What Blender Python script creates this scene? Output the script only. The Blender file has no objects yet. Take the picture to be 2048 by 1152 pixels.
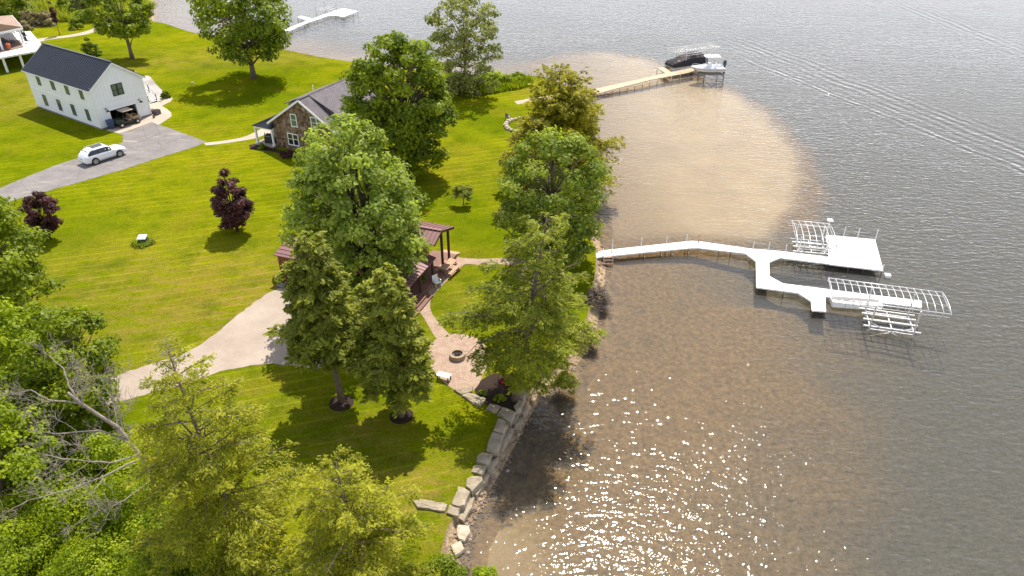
import bpy, math, random
import numpy as np
from mathutils import Vector, Matrix
C = bpy.context.scene.collection
sc = bpy.context.scene
R = math.radians
# ---------------------------------------------------------------- camera, light, exposure
H = 33.0; FPX = 1450.0; TH = R(32.3)
cd = bpy.data.cameras.new('camera'); cam = bpy.data.objects.new('camera', cd); C.objects.link(cam)
cam.location = (0, 0, H); cam.rotation_euler = (R(90) - TH, 0, 0)
cd.sensor_width = 36.0; cd.lens = FPX / 2048 * 36; cd.clip_end = 3000; cd.clip_start = 0.5
sc.camera = cam
SUN_EL, SUN_AZ = R(57.5), R(12)           # azimuth measured from +y towards +x
w = bpy.data.worlds.new("World"); sc.world = w; w.use_nodes = True
nt = w.node_tree; nt.nodes.clear()
sky = nt.nodes.new('ShaderNodeTexSky'); sky.sky_type = 'NISHITA'; sky.sun_disc = False
sky.sun_elevation = SUN_EL; sky.sun_rotation = SUN_AZ; sky.air_density = 1.0; sky.dust_density = 1.0; sky.ozone_density = 0.8
bg = nt.nodes.new('ShaderNodeBackground'); bg.inputs[1].default_value = 0.115
wo = nt.nodes.new('ShaderNodeOutputWorld')
tcw = nt.nodes.new('ShaderNodeTexCoord'); cl = nt.nodes.new('ShaderNodeTexNoise'); cl.inputs['Scale'].default_value = 2.2; cl.inputs['Detail'].default_value = 6
mpw = nt.nodes.new('ShaderNodeMapping'); mpw.inputs['Scale'].default_value = (1, 1, 2.5); nt.links.new(tcw.outputs['Generated'], mpw.inputs[0]); nt.links.new(mpw.outputs[0], cl.inputs['Vector'])
mr = nt.nodes.new('ShaderNodeMapRange'); mr.inputs[1].default_value = 0.35; mr.inputs[2].default_value = 0.7; mr.inputs[3].default_value = 0.0; mr.inputs[4].default_value = 0.5; nt.links.new(cl.outputs['Fac'], mr.inputs[0])
mxw = nt.nodes.new('ShaderNodeMix'); mxw.data_type = 'RGBA'; mxw.inputs[7].default_value = (9.2, 9.4, 10.2, 1)     # thin bright cloud veil
sp = nt.nodes.new('ShaderNodeSeparateXYZ'); nt.links.new(tcw.outputs['Generated'], sp.inputs[0])
me_ = nt.nodes.new('ShaderNodeMapRange'); me_.inputs[1].default_value = 0.05; me_.inputs[2].default_value = 0.75; me_.inputs[3].default_value = 0.95; me_.inputs[4].default_value = 0.0; nt.links.new(sp.outputs[2], me_.inputs[0])
mm_ = nt.nodes.new('ShaderNodeMath'); mm_.operation = 'MAXIMUM'; nt.links.new(me_.outputs[0], mm_.inputs[0]); nt.links.new(mr.outputs[0], mm_.inputs[1]); nt.links.new(mm_.outputs[0], mxw.inputs[0]); nt.links.new(sky.outputs[0], mxw.inputs[6]); nt.links.new(mxw.outputs[2], bg.inputs[0]); nt.links.new(bg.outputs[0], wo.inputs[0])
sl = bpy.data.lights.new('sun', 'SUN'); sl.energy = 5.0; sl.angle = R(0.53); sl.color = (1.0, 0.94, 0.84)
so = bpy.data.objects.new('sun', sl); C.objects.link(so)
sd = Vector((math.sin(SUN_AZ) * math.cos(SUN_EL), math.cos(SUN_AZ) * math.cos(SUN_EL), math.sin(SUN_EL)))
so.rotation_euler = (-sd).to_track_quat('-Z', 'Y').to_euler(); so.location = (0, 60, 90)
sc.view_settings.view_transform = 'Standard'; sc.view_settings.look = 'None'
sc.view_settings.exposure = 0.5; sc.view_settings.gamma = 1
sc.cycles.max_bounces = 8; sc.cycles.transparent_max_bounces = 12
sc.cycles.use_denoising = True; sc.cycles.denoiser = 'OPENIMAGEDENOISE'; sc.cycles.denoising_input_passes = 'RGB_ALBEDO_NORMAL'
w.cycles.sampling_method = 'MANUAL'; w.cycles.sample_map_resolution = 1024

def G(px, py, h=0.0):
    """ground point (at height h) seen at a photo pixel (2048x1152)"""
    dx = (px - 1024) / FPX; dy = (py - 576) / FPX
    d = (dx, math.cos(TH) - dy * math.sin(TH), -math.sin(TH) - dy * math.cos(TH))
    t = (h - H) / d[2]
    return Vector((d[0] * t, d[1] * t, h))
def depth(p): return p[1] * math.cos(TH) + (H - p[2]) * math.sin(TH)
def rise(base, ty):
    lo, hi = 0.0, 30.0
    for _ in range(40):
        m = (lo + hi) / 2
        v = (base[1], m - H); fw = v[0] * math.cos(TH) - v[1] * math.sin(TH); dn = -v[0] * math.sin(TH) - v[1] * math.cos(TH)
        if 576 + FPX * dn / fw > ty: lo = m
        else: hi = m
    return lo
# ---------------------------------------------------------------- materials
MATS = {}
class NT:
    def __init__(s, name):
        s.m = bpy.data.materials.new(name); s.m.use_nodes = True; s.t = s.m.node_tree; s.t.nodes.clear()
        s.out = s.t.nodes.new('ShaderNodeOutputMaterial'); MATS[name] = s.m
    def n(s, typ, ins=None, **kw):
        nd = s.t.nodes.new('ShaderNode' + typ)
        for k, v in kw.items(): setattr(nd, k, v)
        for k, v in (ins or {}).items():
            if isinstance(v, bpy.types.NodeSocket): s.t.links.new(v, nd.inputs[k])
            else: nd.inputs[k].default_value = v
        return nd
    def noise(s, vec, scale, detail=3, rough=0.55, dist=0.0):
        nd = s.n('TexNoise', {'Scale': scale, 'Detail': detail, 'Roughness': rough, 'Distortion': dist})
        if vec is not None: s.t.links.new(vec, nd.inputs['Vector'])
        return nd.outputs['Fac']
    def ramp(s, fac, stops):
        nd = s.n('ValToRGB', {'Fac': fac}); cr = nd.color_ramp
        while len(cr.elements) < len(stops): cr.elements.new(0.5)
        for e, (p, c) in zip(cr.elements, stops):
            e.position = p; e.color = (*c, 1) if len(c) == 3 else c
        return nd.outputs['Color']
    def mix(s, fac, a, b, mode='MIX'):
        nd = s.n('Mix', data_type='RGBA', blend_type=mode)
        for i, v in ((0, fac), (6, a), (7, b)):
            if isinstance(v, bpy.types.NodeSocket): s.t.links.new(v, nd.inputs[i])
            else: nd.inputs[i].default_value = (*v, 1) if isinstance(v, tuple) and len(v) == 3 else v
        return nd.outputs[2]
    def math(s, op, a, b=0.0, c=None, clamp=False):
        nd = s.n('Math', operation=op, use_clamp=clamp)
        for i, v in enumerate((a, b, c)):
            if v is None: continue
            if isinstance(v, bpy.types.NodeSocket): s.t.links.new(v, nd.inputs[i])
            else: nd.inputs[i].default_value = v
        return nd.outputs[0]
    def mapr(s, v, a, b, c=0.0, d=1.0):
        return s.n('MapRange', {'Value': v, 'From Min': a, 'From Max': b, 'To Min': c, 'To Max': d}).outputs[0]
    def pos(s): return s.n('NewGeometry').outputs['Position']
    def objc(s): return s.n('TexCoord').outputs['Object']
    def mapping(s, vec, rot=(0, 0, 0), scale=(1, 1, 1), loc=(0, 0, 0)):
        return s.n('Mapping', {'Vector': vec, 'Rotation': rot, 'Scale': scale, 'Location': loc}).outputs[0]
    def bump(s, h, strength=0.5, dist=0.05, normal=None):
        ins = {'Height': h, 'Strength': strength, 'Distance': dist}
        if normal is not None: ins['Normal'] = normal
        return s.n('Bump', ins).outputs[0]
    def principled(s, base, rough=0.6, metal=0.0, spec=0.5, normal=None, **extra):
        ins = {'Base Color': base if isinstance(base, bpy.types.NodeSocket) else (*base, 1), 'Roughness': rough, 'Metallic': metal, 'Specular IOR Level': spec}
        if normal is not None: ins['Normal'] = normal
        ins.update(extra)
        p = s.n('BsdfPrincipled', ins); s.t.links.new(p.outputs[0], s.out.inputs[0]); return p
    def done(s, sh): s.t.links.new(sh, s.out.inputs[0]); return s.m

def simple(name, col, rough=0.6, metal=0.0, var=0.12, scale=4.0, spec=0.5, bump=0.0):
    m = NT(name); f = m.noise(m.objc(), scale, 4)
    lo = tuple(c * (1 - var) for c in col); hi = tuple(min(1, c * (1 + var)) for c in col)
    c = m.ramp(f, [(0.3, lo), (0.7, hi)])
    m.principled(c, rough, metal, spec, m.bump(f, bump, 0.02) if bump else None)
    return m.m

def leafmat(name, dark, light, trans=0.35, hue=None, gl=0.25):
    """two sided leaf: colour by the per-face 'tint' attribute"""
    m = NT(name)
    a = m.n('Attribute', attribute_name='tint').outputs['Fac']
    mid = hue or tuple((x + y) / 2 for x, y in zip(dark, light))
    c = m.ramp(a, [(0.0, dark), (0.5, mid), (1.0, light)])
    d = m.n('BsdfPrincipled', {'Base Color': c, 'Roughness': 0.55, 'Specular IOR Level': gl})
    tc = m.mix(1.0, c, (1.15, 1.2, 0.45), 'MULTIPLY')
    t = m.n('BsdfTranslucent', {'Color': tc})
    x = m.n('MixShader', {0: trans, 1: d.outputs[0], 2: t.outputs[0]})
    return m.done(x.outputs[0])

# ground ---------------------------------------------------------
def lawn_material():
    m = NT('grass'); p = m.pos()
    big = m.noise(p, 0.045, 4, 0.6); mid = m.noise(p, 0.35, 4, 0.65); fine = m.noise(p, 7.0, 3, 0.7); tiny = m.noise(p, 26.0, 2, 0.7)
    rot = m.mapping(p, (0, 0, R(-17)))
    y = m.n('SeparateXYZ', {0: rot}).outputs[1]
    wob = m.math('MULTIPLY', m.noise(p, 0.05, 1), 0.5)
    yy = m.math('ADD', y, wob)
    s1 = m.math('SINE', m.math('MULTIPLY', yy, 2 * math.pi / 1.15))
    s2 = m.math('SINE', m.math('MULTIPLY', yy, 2 * math.pi / 3.4))
    c = m.ramp(big, [(0.32, (0.082, 0.124, 0.0018)), (0.48, (0.144, 0.172, 0.0026)), (0.66, (0.214, 0.212, 0.005))])
    # dry zone attribute
    dry = m.n('Attribute', attribute_name='dry').outputs['Fac']
    streak = m.noise(m.mapping(p, (0, 0, R(-12)), (0.5, 1.6, 1)), 0.9, 5, 0.7)
    dm = m.math('MULTIPLY', dry, m.mapr(streak, 0.40, 0.58), clamp=True)
    c = m.mix(m.math('MULTIPLY', dm, 0.95, clamp=True), c, (0.250, 0.172, 0.042))
    c = m.mix(m.mapr(mid, 0.46, 0.70, 0.0, 0.65), c, (0.060, 0.095, 0.002))
    yl = m.noise(p, 0.16, 6, 0.75); c = m.mix(m.mapr(yl, 0.50, 0.66, 0.0, 0.55), c, (0.205, 0.172, 0.012))
    sp = m.noise(p, 2.2, 4, 0.8); c = m.mix(m.mapr(sp, 0.36, 0.46, 0.45, 0.0), c, (0.045, 0.080, 0.002)); c = m.mix(m.mapr(sp, 0.57, 0.68, 0.0, 0.6), c, (0.225, 0.180, 0.040))
    k = m.math('ADD', m.math('MULTIPLY', m.math('POWER', m.math('MAXIMUM', s1, 0.0), 8.0), 0.40), m.math('MULTIPLY', s2, 0.04))
    k = m.math('MULTIPLY', k, m.mapr(m.noise(p, 0.09, 2), 0.35, 0.6))
    k = m.math('ADD', k, m.mapr(fine, 0.25, 0.75, -0.34, 0.34))
    k = m.math('ADD', k, m.mapr(tiny, 0.25, 0.75, -0.42, 0.42))
    k = m.math('ADD', k, 1.0)
    c = m.mix(1.0, c, m.n('CombineColor', {0: k, 1: k, 2: k}).outputs[0], 'MULTIPLY')
    m.principled(c, 1.0, 0, 0.0, m.bump(m.math('ADD', fine, tiny), 0.8, 0.06))
    return m.m
lawn_material()
def bank_material():
    m = NT('shore_sand'); p = m.pos()
    v = m.n('TexVoronoi', {'Vector': p, 'Scale': 5.0, 'Randomness': 1.0})
    f = m.noise(p, 1.2, 5, 0.7)
    c = m.ramp(f, [(0.3, (0.20, 0.135, 0.07)), (0.55, (0.36, 0.27, 0.165)), (0.75, (0.46, 0.36, 0.24))])
    vr = m.n('SeparateColor', {0: v.outputs['Color']}).outputs[0]; c = m.mix(0.5, c, m.mix(1.0, c, m.ramp(vr, [(0.0, (0.45, 0.43, 0.42)), (1.0, (1.35, 1.3, 1.25))]), 'MULTIPLY'))
    zc = m.n('SeparateXYZ', {0: p}).outputs[2]; c = m.mix(m.mapr(zc, -0.95, -0.55, 0.85, 0.0), c, m.ramp(f, [(0.35, (0.11, 0.07, 0.03)), (0.6, (0.34, 0.22, 0.105))]))
    m.principled(c, 0.9, 0, 0.2, m.bump(v.outputs['Distance'], 0.6, 0.08)); return m.m
bank_material()
def bed_material():
    m = NT('lake_bottom'); p = m.pos()
    sand = m.n('Attribute', attribute_name='sand').outputs['Fac']; deep = m.n('Attribute', attribute_name='deep').outputs['Fac']
    n1 = m.noise(p, 0.22, 5, 0.65); n2 = m.noise(p, 2.6, 6, 0.8); n3 = m.noise(p, 9, 3, 0.75)
    brown = m.ramp(n2, [(0.34, (0.115, 0.073, 0.027)), (0.5, (0.25, 0.165, 0.070)), (0.66, (0.40, 0.275, 0.128))])
    brown = m.mix(m.mapr(n1, 0.55, 0.70, 0, 0.5), brown, (0.085, 0.074, 0.028))
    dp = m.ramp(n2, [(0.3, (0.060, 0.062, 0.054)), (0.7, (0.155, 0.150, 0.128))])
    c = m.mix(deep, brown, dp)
    sc_ = m.ramp(n1, [(0.3, (0.50, 0.40, 0.28)), (0.7, (0.63, 0.52, 0.375))])
    sf = m.math('ADD', sand, m.mapr(n1, 0.2, 0.8, -0.05, 0.05), clamp=True)
    c = m.mix(m.math('MULTIPLY', sf, sand), c, sc_)
    k = m.mapr(n3, 0.2, 0.8, 0.55, 1.45)
    c = m.mix(m.mapr(sand, 0, 1, 1.0, 0.25), c, m.mix(1.0, c, m.n('CombineColor', {0: k, 1: k, 2: k}).outputs[0], 'MULTIPLY'))
    m.principled(c, 0.95, 0, 0.1); return m.m
bed_material()
def water_material():
    m = NT('lake_surface'); p = m.pos()
    # wind ripples: crests run at -35 degrees in plan
    q1 = m.mapping(p, (0, 0, R(33)), (0.55, 2.1, 1)); n1 = m.noise(q1, 0.62, 2, 0.5, 0.4)
    q2 = m.mapping(p, (0, 0, R(62)), (0.8, 1.9, 1)); n2 = m.noise(q2, 1.4, 1, 0.5, 0.3)
    n3 = m.noise(p, 3.0, 2, 0.5)
    gust = m.mapr(m.noise(p, 0.035, 3), 0.3, 0.7, 0.65, 1.2)
    h = m.math('ADD', m.math('MULTIPLY', n1, 0.085), m.math('MULTIPLY', n2, 0.105))
    h = m.math('ADD', h, m.math('MULTIPLY', n3, 0.050))
    shel = m.n('Attribute', attribute_name='calm').outputs['Fac']
    h = m.math('MULTIPLY', m.math('MULTIPLY', h, gust), m.mapr(shel, 0, 1, 1.0, 0.48))
    # boat wakes: trains of ridges parallel to lines
    for (a, b, wdt, lam, amp) in (((1440, 100), (2048, 341), 1.1, 1.4, 0.055), ((1440, 68), (2048, 306), 4.2, 1.7, 0.040), ((1790, 2), (2048, 106), 3.0, 1.9, 0.034)):
        A = G(*a, -0.7); B = G(*b, -0.7); d = (B - A).normalized(); nn = Vector((-d.y, d.x, 0)); c0 = nn.dot(A)
        dist = m.math('SUBTRACT', m.n('VectorMath', {0: p, 1: nn}, operation='DOT_PRODUCT').outputs['Value'], c0)
        dist = m.math('ADD', dist, m.mapr(m.noise(p, 0.15, 2), 0.2, 0.8, -0.6, 0.6))
        al = m.math('SUBTRACT', m.n('VectorMath', {0: p, 1: d}, operation='DOT_PRODUCT').outputs['Value'], d.dot(A))
        g_ = m.math('EXPONENT', m.math('MULTIPLY', m.math('POWER', m.math('DIVIDE', dist, wdt), 2.0), -1.0))
        wv = m.math('COSINE', m.math('MULTIPLY', dist, 2 * math.pi / lam))
        k = m.math('MULTIPLY', m.math('MULTIPLY', g_, wv), m.math('MULTIPLY', m.mapr(al, 0, 12, 0, amp), m.mapr(m.noise(p, 0.45, 3), 0.35, 0.65, 0.15, 1.25)))
        h = m.math('ADD', h, k)
    nrm = m.bump(h, 1.0, 1.0)
    fr = m.n('Fresnel', {'IOR': 1.333, 'Normal': nrm}).outputs[0]
    gl = m.n('BsdfGlossy', {'Roughness': 0.04, 'Normal': nrm, 'Color': (1, 1, 1, 1)})
    tr = m.n('BsdfTransparent', {'Color': (0.86, 0.83, 0.72, 1)})
    tu = m.n('BsdfDiffuse', {'Color': (0.165, 0.16, 0.15, 1), 'Normal': nrm})
    body = m.n('MixShader', {0: 0.25, 1: tr.outputs[0], 2: tu.outputs[0]})
    x = m.n('MixShader', {0: fr, 1: body.outputs[0], 2: gl.outputs[0]})
    return m.done(x.outputs[0])
water_material()
def asphalt():
    m = NT('old_asphalt'); p = m.pos(); a = m.noise(p, 0.5, 5, 0.7); b = m.noise(p, 9, 3, 0.8)
    st = m.noise(m.mapping(p, (0, 0, R(-32)), (0.25, 1.4, 1)), 0.9, 4, 0.7)
    c = m.ramp(a, [(0.3, (0.165, 0.148, 0.142)), (0.7, (0.250, 0.225, 0.214))])
    c = m.mix(m.mapr(st, 0.57, 0.68, 0, 0.6), c, (0.42, 0.36, 0.30))
    c = m.mix(0.5, c, m.mix(1.0, c, m.ramp(b, [(0.3, (0.7, 0.7, 0.7)), (0.7, (1.3, 1.3, 1.3))]), 'MULTIPLY'))
    # cracks
    v = m.n('TexVoronoi', {'Vector': p, 'Scale': 0.22}, feature='DISTANCE_TO_EDGE').outputs['Distance']
    c = m.mix(m.mapr(v, 0.0, 0.012, 0.5, 0), c, (0.10, 0.09, 0.085))
    m.principled(c, 0.9, 0, 0.2, m.bump(b, 0.3, 0.02)); return m.m
asphalt()
def concrete(name, lo, hi):
    m = NT(name); p = m.pos(); a = m.noise(p, 0.3, 5, 0.7); b = m.noise(p, 11, 3, 0.8)
    c = m.ramp(a, [(0.3, lo), (0.7, hi)])
    c = m.mix(0.5, c, m.mix(1.0, c, m.ramp(b, [(0.3, (0.72, 0.72, 0.72)), (0.7, (1.25, 1.25, 1.25))]), 'MULTIPLY'))
    m.principled(c, 0.9, 0, 0.2, m.bump(b, 0.25, 0.02)); return m.m
concrete('pale_gravel', (0.31, 0.245, 0.195), (0.42, 0.345, 0.28))
concrete('pale_concrete', (0.36, 0.30, 0.23), (0.48, 0.41, 0.33))
concrete('grey_gravel', (0.26, 0.235, 0.22), (0.46, 0.43, 0.41))
concrete('dark_mulch', (0.020, 0.012, 0.009), (0.050, 0.030, 0.021))
def brickpave():
    m = NT('brick_paving'); p = m.pos()
    b = m.n('TexBrick', {'Vector': m.mapping(p, (0, 0, R(35))), 'Color1': (0.34, 0.215, 0.155, 1), 'Color2': (0.45, 0.32, 0.25, 1), 'Mortar': (0.22, 0.155, 0.115, 1), 'Scale': 1.0, 'Mortar Size': 0.018, 'Brick Width': 0.30, 'Row Height': 0.15})
    a = m.noise(p, 0.9, 5, 0.7)
    c = m.mix(m.mapr(a, 0.35, 0.7, 0.0, 0.55), b.outputs['Color'], (0.42, 0.325, 0.235))
    m.principled(c, 0.85, 0, 0.2, m.bump(b.outputs['Fac'], 0.4, 0.01)); return m.m
brickpave()
def fieldstone():
    m = NT('fieldstone'); p = m.objc()
    v = m.n('TexVoronoi', {'Vector': p, 'Scale': 3.1}); e = m.n('TexVoronoi', {'Vector': p, 'Scale': 3.1}, feature='DISTANCE_TO_EDGE').outputs['Distance']
    r = m.n('SeparateColor', {0: v.outputs['Color']}).outputs[0]
    c = m.ramp(r, [(0.0, (0.085, 0.048, 0.030)), (0.3, (0.20, 0.115, 0.065)), (0.55, (0.33, 0.22, 0.13)), (0.8, (0.155, 0.12, 0.10)), (1.0, (0.45, 0.33, 0.22))])
    c = m.mix(m.mapr(e, 0.0, 0.05, 0.75, 0), c, (0.21, 0.165, 0.12))
    m.principled(c, 0.85, 0, 0.25, m.bump(m.mapr(e, 0, 0.12), 0.8, 0.06)); return m.m
fieldstone()
def limestone():
    m = NT('limestone'); p = m.objc(); a = m.noise(p, 1.1, 5, 0.7); b = m.noise(p, 6, 5, 0.75)
    c = m.ramp(a, [(0.28, (0.22, 0.175, 0.12)), (0.5, (0.34, 0.28, 0.20)), (0.72, (0.45, 0.385, 0.285))])
    c = m.mix(m.mapr(b, 0.5, 0.72, 0, 0.6), c, (0.19, 0.15, 0.10))
    m.principled(c, 0.9, 0, 0.2, m.bump(b, 0.8, 0.06)); return m.m
limestone()
def shingle(name, lo, hi):
    m = NT(name); p = m.objc()
    xyz = m.n('SeparateXYZ', {0: p}); vec = m.n('CombineXYZ', {0: xyz.outputs[1], 1: m.math('MULTIPLY', xyz.outputs[2], 1.7)}).outputs[0]
    b = m.n('TexBrick', {'Vector': vec, 'Color1': (*lo, 1), 'Color2': (*hi, 1), 'Mortar': tuple(x * .45 for x in lo) + (1,), 'Scale': 1.0, 'Mortar Size': 0.014, 'Brick Width': 0.34, 'Row Height': 0.17})
    f = m.noise(p, 0.7, 4)
    c = m.mix(0.5, b.outputs['Color'], m.ramp(f, [(0.3, lo), (0.7, hi)]))
    m.principled(c, 0.9, 0, 0.2, m.bump(b.outputs['Fac'], -0.4, 0.02)); return m.m
shingle('grey_shingle', (0.125, 0.110, 0.118), (0.205, 0.182, 0.19)); shingle('tan_shingle', (0.27, 0.185, 0.145), (0.38, 0.28, 0.22))
simple('white_siding', (0.83, 0.84, 0.86), 0.5, 0, 0.03, 1.0)
simple('white_trim', (0.86, 0.86, 0.86), 0.45, 0, 0.03)
def white_deck():
    m = NT('white_deck'); p = m.pos()
    b = m.n('TexBrick', {'Vector': m.mapping(p, (0, 0, R(8))), 'Color1': (0.82, 0.81, 0.78, 1), 'Color2': (0.88, 0.87, 0.85, 1), 'Mortar': (0.48, 0.47, 0.45, 1), 'Scale': 1.0, 'Mortar Size': 0.022, 'Brick Width': 1.2, 'Row Height': 1.5})
    f = m.noise(p, 1.3, 5, 0.7); c = m.mix(m.mapr(f, 0.5, 0.75, 0, 0.5), b.outputs['Color'], (0.62, 0.59, 0.53))
    m.principled(c, 0.6, 0, 0.3); return m.m
white_deck()
simple('black_metal_roof', (0.030, 0.033, 0.045), 0.30, 0.35, 0.15, 0.6)
simple('red_metal_roof', (0.19, 0.085, 0.082), 0.55, 0.1, 0.18, 0.8)
simple('red_metal_seam', (0.30, 0.10, 0.09), 0.42, 0.25, 0.1)
simple('black_frame', (0.015, 0.018, 0.018), 0.4)
simple('black_plastic', (0.02, 0.02, 0.022), 0.5)
simple('rubber', (0.018, 0.018, 0.018), 0.85)
simple('aluminium', (0.72, 0.71, 0.69), 0.38, 0.55, 0.08)
simple('pontoon_metal', (0.62, 0.61, 0.62), 0.35, 0.7, 0.1)
simple('rusty_steel', (0.16, 0.105, 0.075), 0.7, 0.2, 0.3)
simple('cedar_plank', (0.47, 0.275, 0.175), 0.75, 0, 0.18, 3)
simple('log_wall', (0.205, 0.080, 0.032), 0.6, 0, 0.3, 2.5)
simple('dark_stain', (0.075, 0.032, 0.022), 0.6, 0, 0.25, 3)
simple('deck_board', (0.185, 0.085, 0.060), 0.7, 0, 0.2, 2)
simple('grey_board', (0.22, 0.20, 0.19), 0.8, 0, 0.2, 2)
simple('tan_dock', (0.52, 0.375, 0.235), 0.8, 0, 0.15, 2)
simple('brown_deck', (0.20, 0.135, 0.105), 0.8, 0, 0.15, 2)
simple('grey_bark', (0.165, 0.125, 0.095), 0.9, 0, 0.35, 5, 0.2, 0.5)
simple('dark_bark', (0.075, 0.058, 0.045), 0.9, 0, 0.35, 5, 0.2, 0.5)
simple('dead_wood', (0.27, 0.225, 0.19), 0.85, 0, 0.3, 3, 0.2, 0.3)
simple('white_paint', (0.86, 0.87, 0.89), 0.18, 0, 0.015, 1.0, 0.6)
simple('car_glass', (0.012, 0.012, 0.022), 0.06, 0, 0.1, 1, 0.8)
simple('red_lamp', (0.16, 0.012, 0.03), 0.2)
simple('alloy', (0.55, 0.55, 0.57), 0.3, 0.7, 0.05)
simple('tan_vinyl', (0.36, 0.25, 0.13), 0.6, 0, 0.1)
simple('tan_canopy', (0.46, 0.37, 0.27), 0.6, 0, 0.08)
simple('camo_green', (0.035, 0.050, 0.030), 0.5, 0, 0.4, 8)
simple('blue_bin_plastic', (0.028, 0.050, 0.125), 0.45)
simple('boat_cover', (0.022, 0.020, 0.024), 0.85, 0, 0.35, 2.5)
simple('boat_window', (0.10, 0.062, 0.058), 0.7, 0, 0.4, 3)
simple('gelcoat', (0.86, 0.87, 0.88), 0.2, 0, 0.02, 1)
simple('hull_grey', (0.33, 0.35, 0.37), 0.3, 0, 0.05, 1)
simple('motor_blue', (0.03, 0.05, 0.075), 0.3)
simple('seat_red', (0.48, 0.08, 0.03), 0.6)
simple('flower_red', (0.42, 0.06, 0.07), 0.7, 0, 0.4, 30)
simple('terracotta', (0.42, 0.13, 0.05), 0.7)
simple('firepit_block', (0.36, 0.27, 0.185), 0.9, 0, 0.2, 5, 0.2, 0.4)
simple('ash', (0.16, 0.135, 0.14), 0.95, 0, 0.7, 9, 0.2, 0.6)
simple('charred', (0.035, 0.028, 0.026), 0.9, 0, 0.5, 6)
simple('utility_green', (0.05, 0.085, 0.075), 0.5)
simple('utility_top', (0.50, 0.56, 0.58), 0.5, 0, 0.05)
simple('white_stone', (0.46, 0.38, 0.28), 0.9, 0, 0.2, 3, 0.2, 0.4)
simple('pebble', (0.27, 0.20, 0.15), 0.9, 0, 0.45, 2.0, 0.2, 0.4)
simple('screen_glass', (0.10, 0.145, 0.115), 0.12, 0, 0.2, 0.8, 0.7)
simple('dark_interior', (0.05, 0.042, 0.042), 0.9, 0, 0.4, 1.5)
simple('planter_box', (0.12, 0.085, 0.10), 0.8, 0, 0.3, 6)
# foliage
leafmat('maple_leaf', (0.062, 0.112, 0.006), (0.35, 0.41, 0.014), 0.46)
leafmat('dark_maple_leaf', (0.052, 0.102, 0.006), (0.37, 0.43, 0.014), 0.46)
leafmat('ash_leaf', (0.085, 0.135, 0.014), (0.48, 0.56, 0.085), 0.48)
leafmat('bright_leaf', (0.11, 0.185, 0.008), (0.47, 0.54, 0.018), 0.50)
leafmat('willow_leaf', (0.11, 0.132, 0.03), (0.39, 0.4, 0.125), 0.46)
leafmat('purple_leaf', (0.03, 0.011, 0.013), (0.165, 0.058, 0.052), 0.30)
leafmat('cedar_leaf', (0.078, 0.104, 0.013), (0.48, 0.49, 0.06), 0.48)
leafmat('cedar_gold_leaf', (0.095, 0.11, 0.008), (0.62, 0.54, 0.036), 0.50)
leafmat('larch_leaf', (0.08, 0.11, 0.006), (0.6, 0.57, 0.038), 0.50)
leafmat('reed_leaf', (0.156, 0.198, 0.022), (0.429, 0.448, 0.052), 0.50)
leafmat('drygrass_leaf', (0.162, 0.138, 0.072), (0.442, 0.351, 0.195), 0.44)
leafmat('twig_leaf', (0.114, 0.090, 0.072), (0.312, 0.247, 0.202), 0.29)
leafmat('red_leaf', (0.132, 0.024, 0.026), (0.468, 0.091, 0.104), 0.44)
leafmat('grass_blade', (0.102, 0.162, 0.007), (0.325, 0.364, 0.016), 0.49)
leafmat('shore_leaf', (0.070, 0.120, 0.010), (0.400, 0.460, 0.050), 0.46)
leafmat('hemlock_leaf', (0.062, 0.096, 0.008), (0.490, 0.510, 0.042), 0.48)
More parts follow.
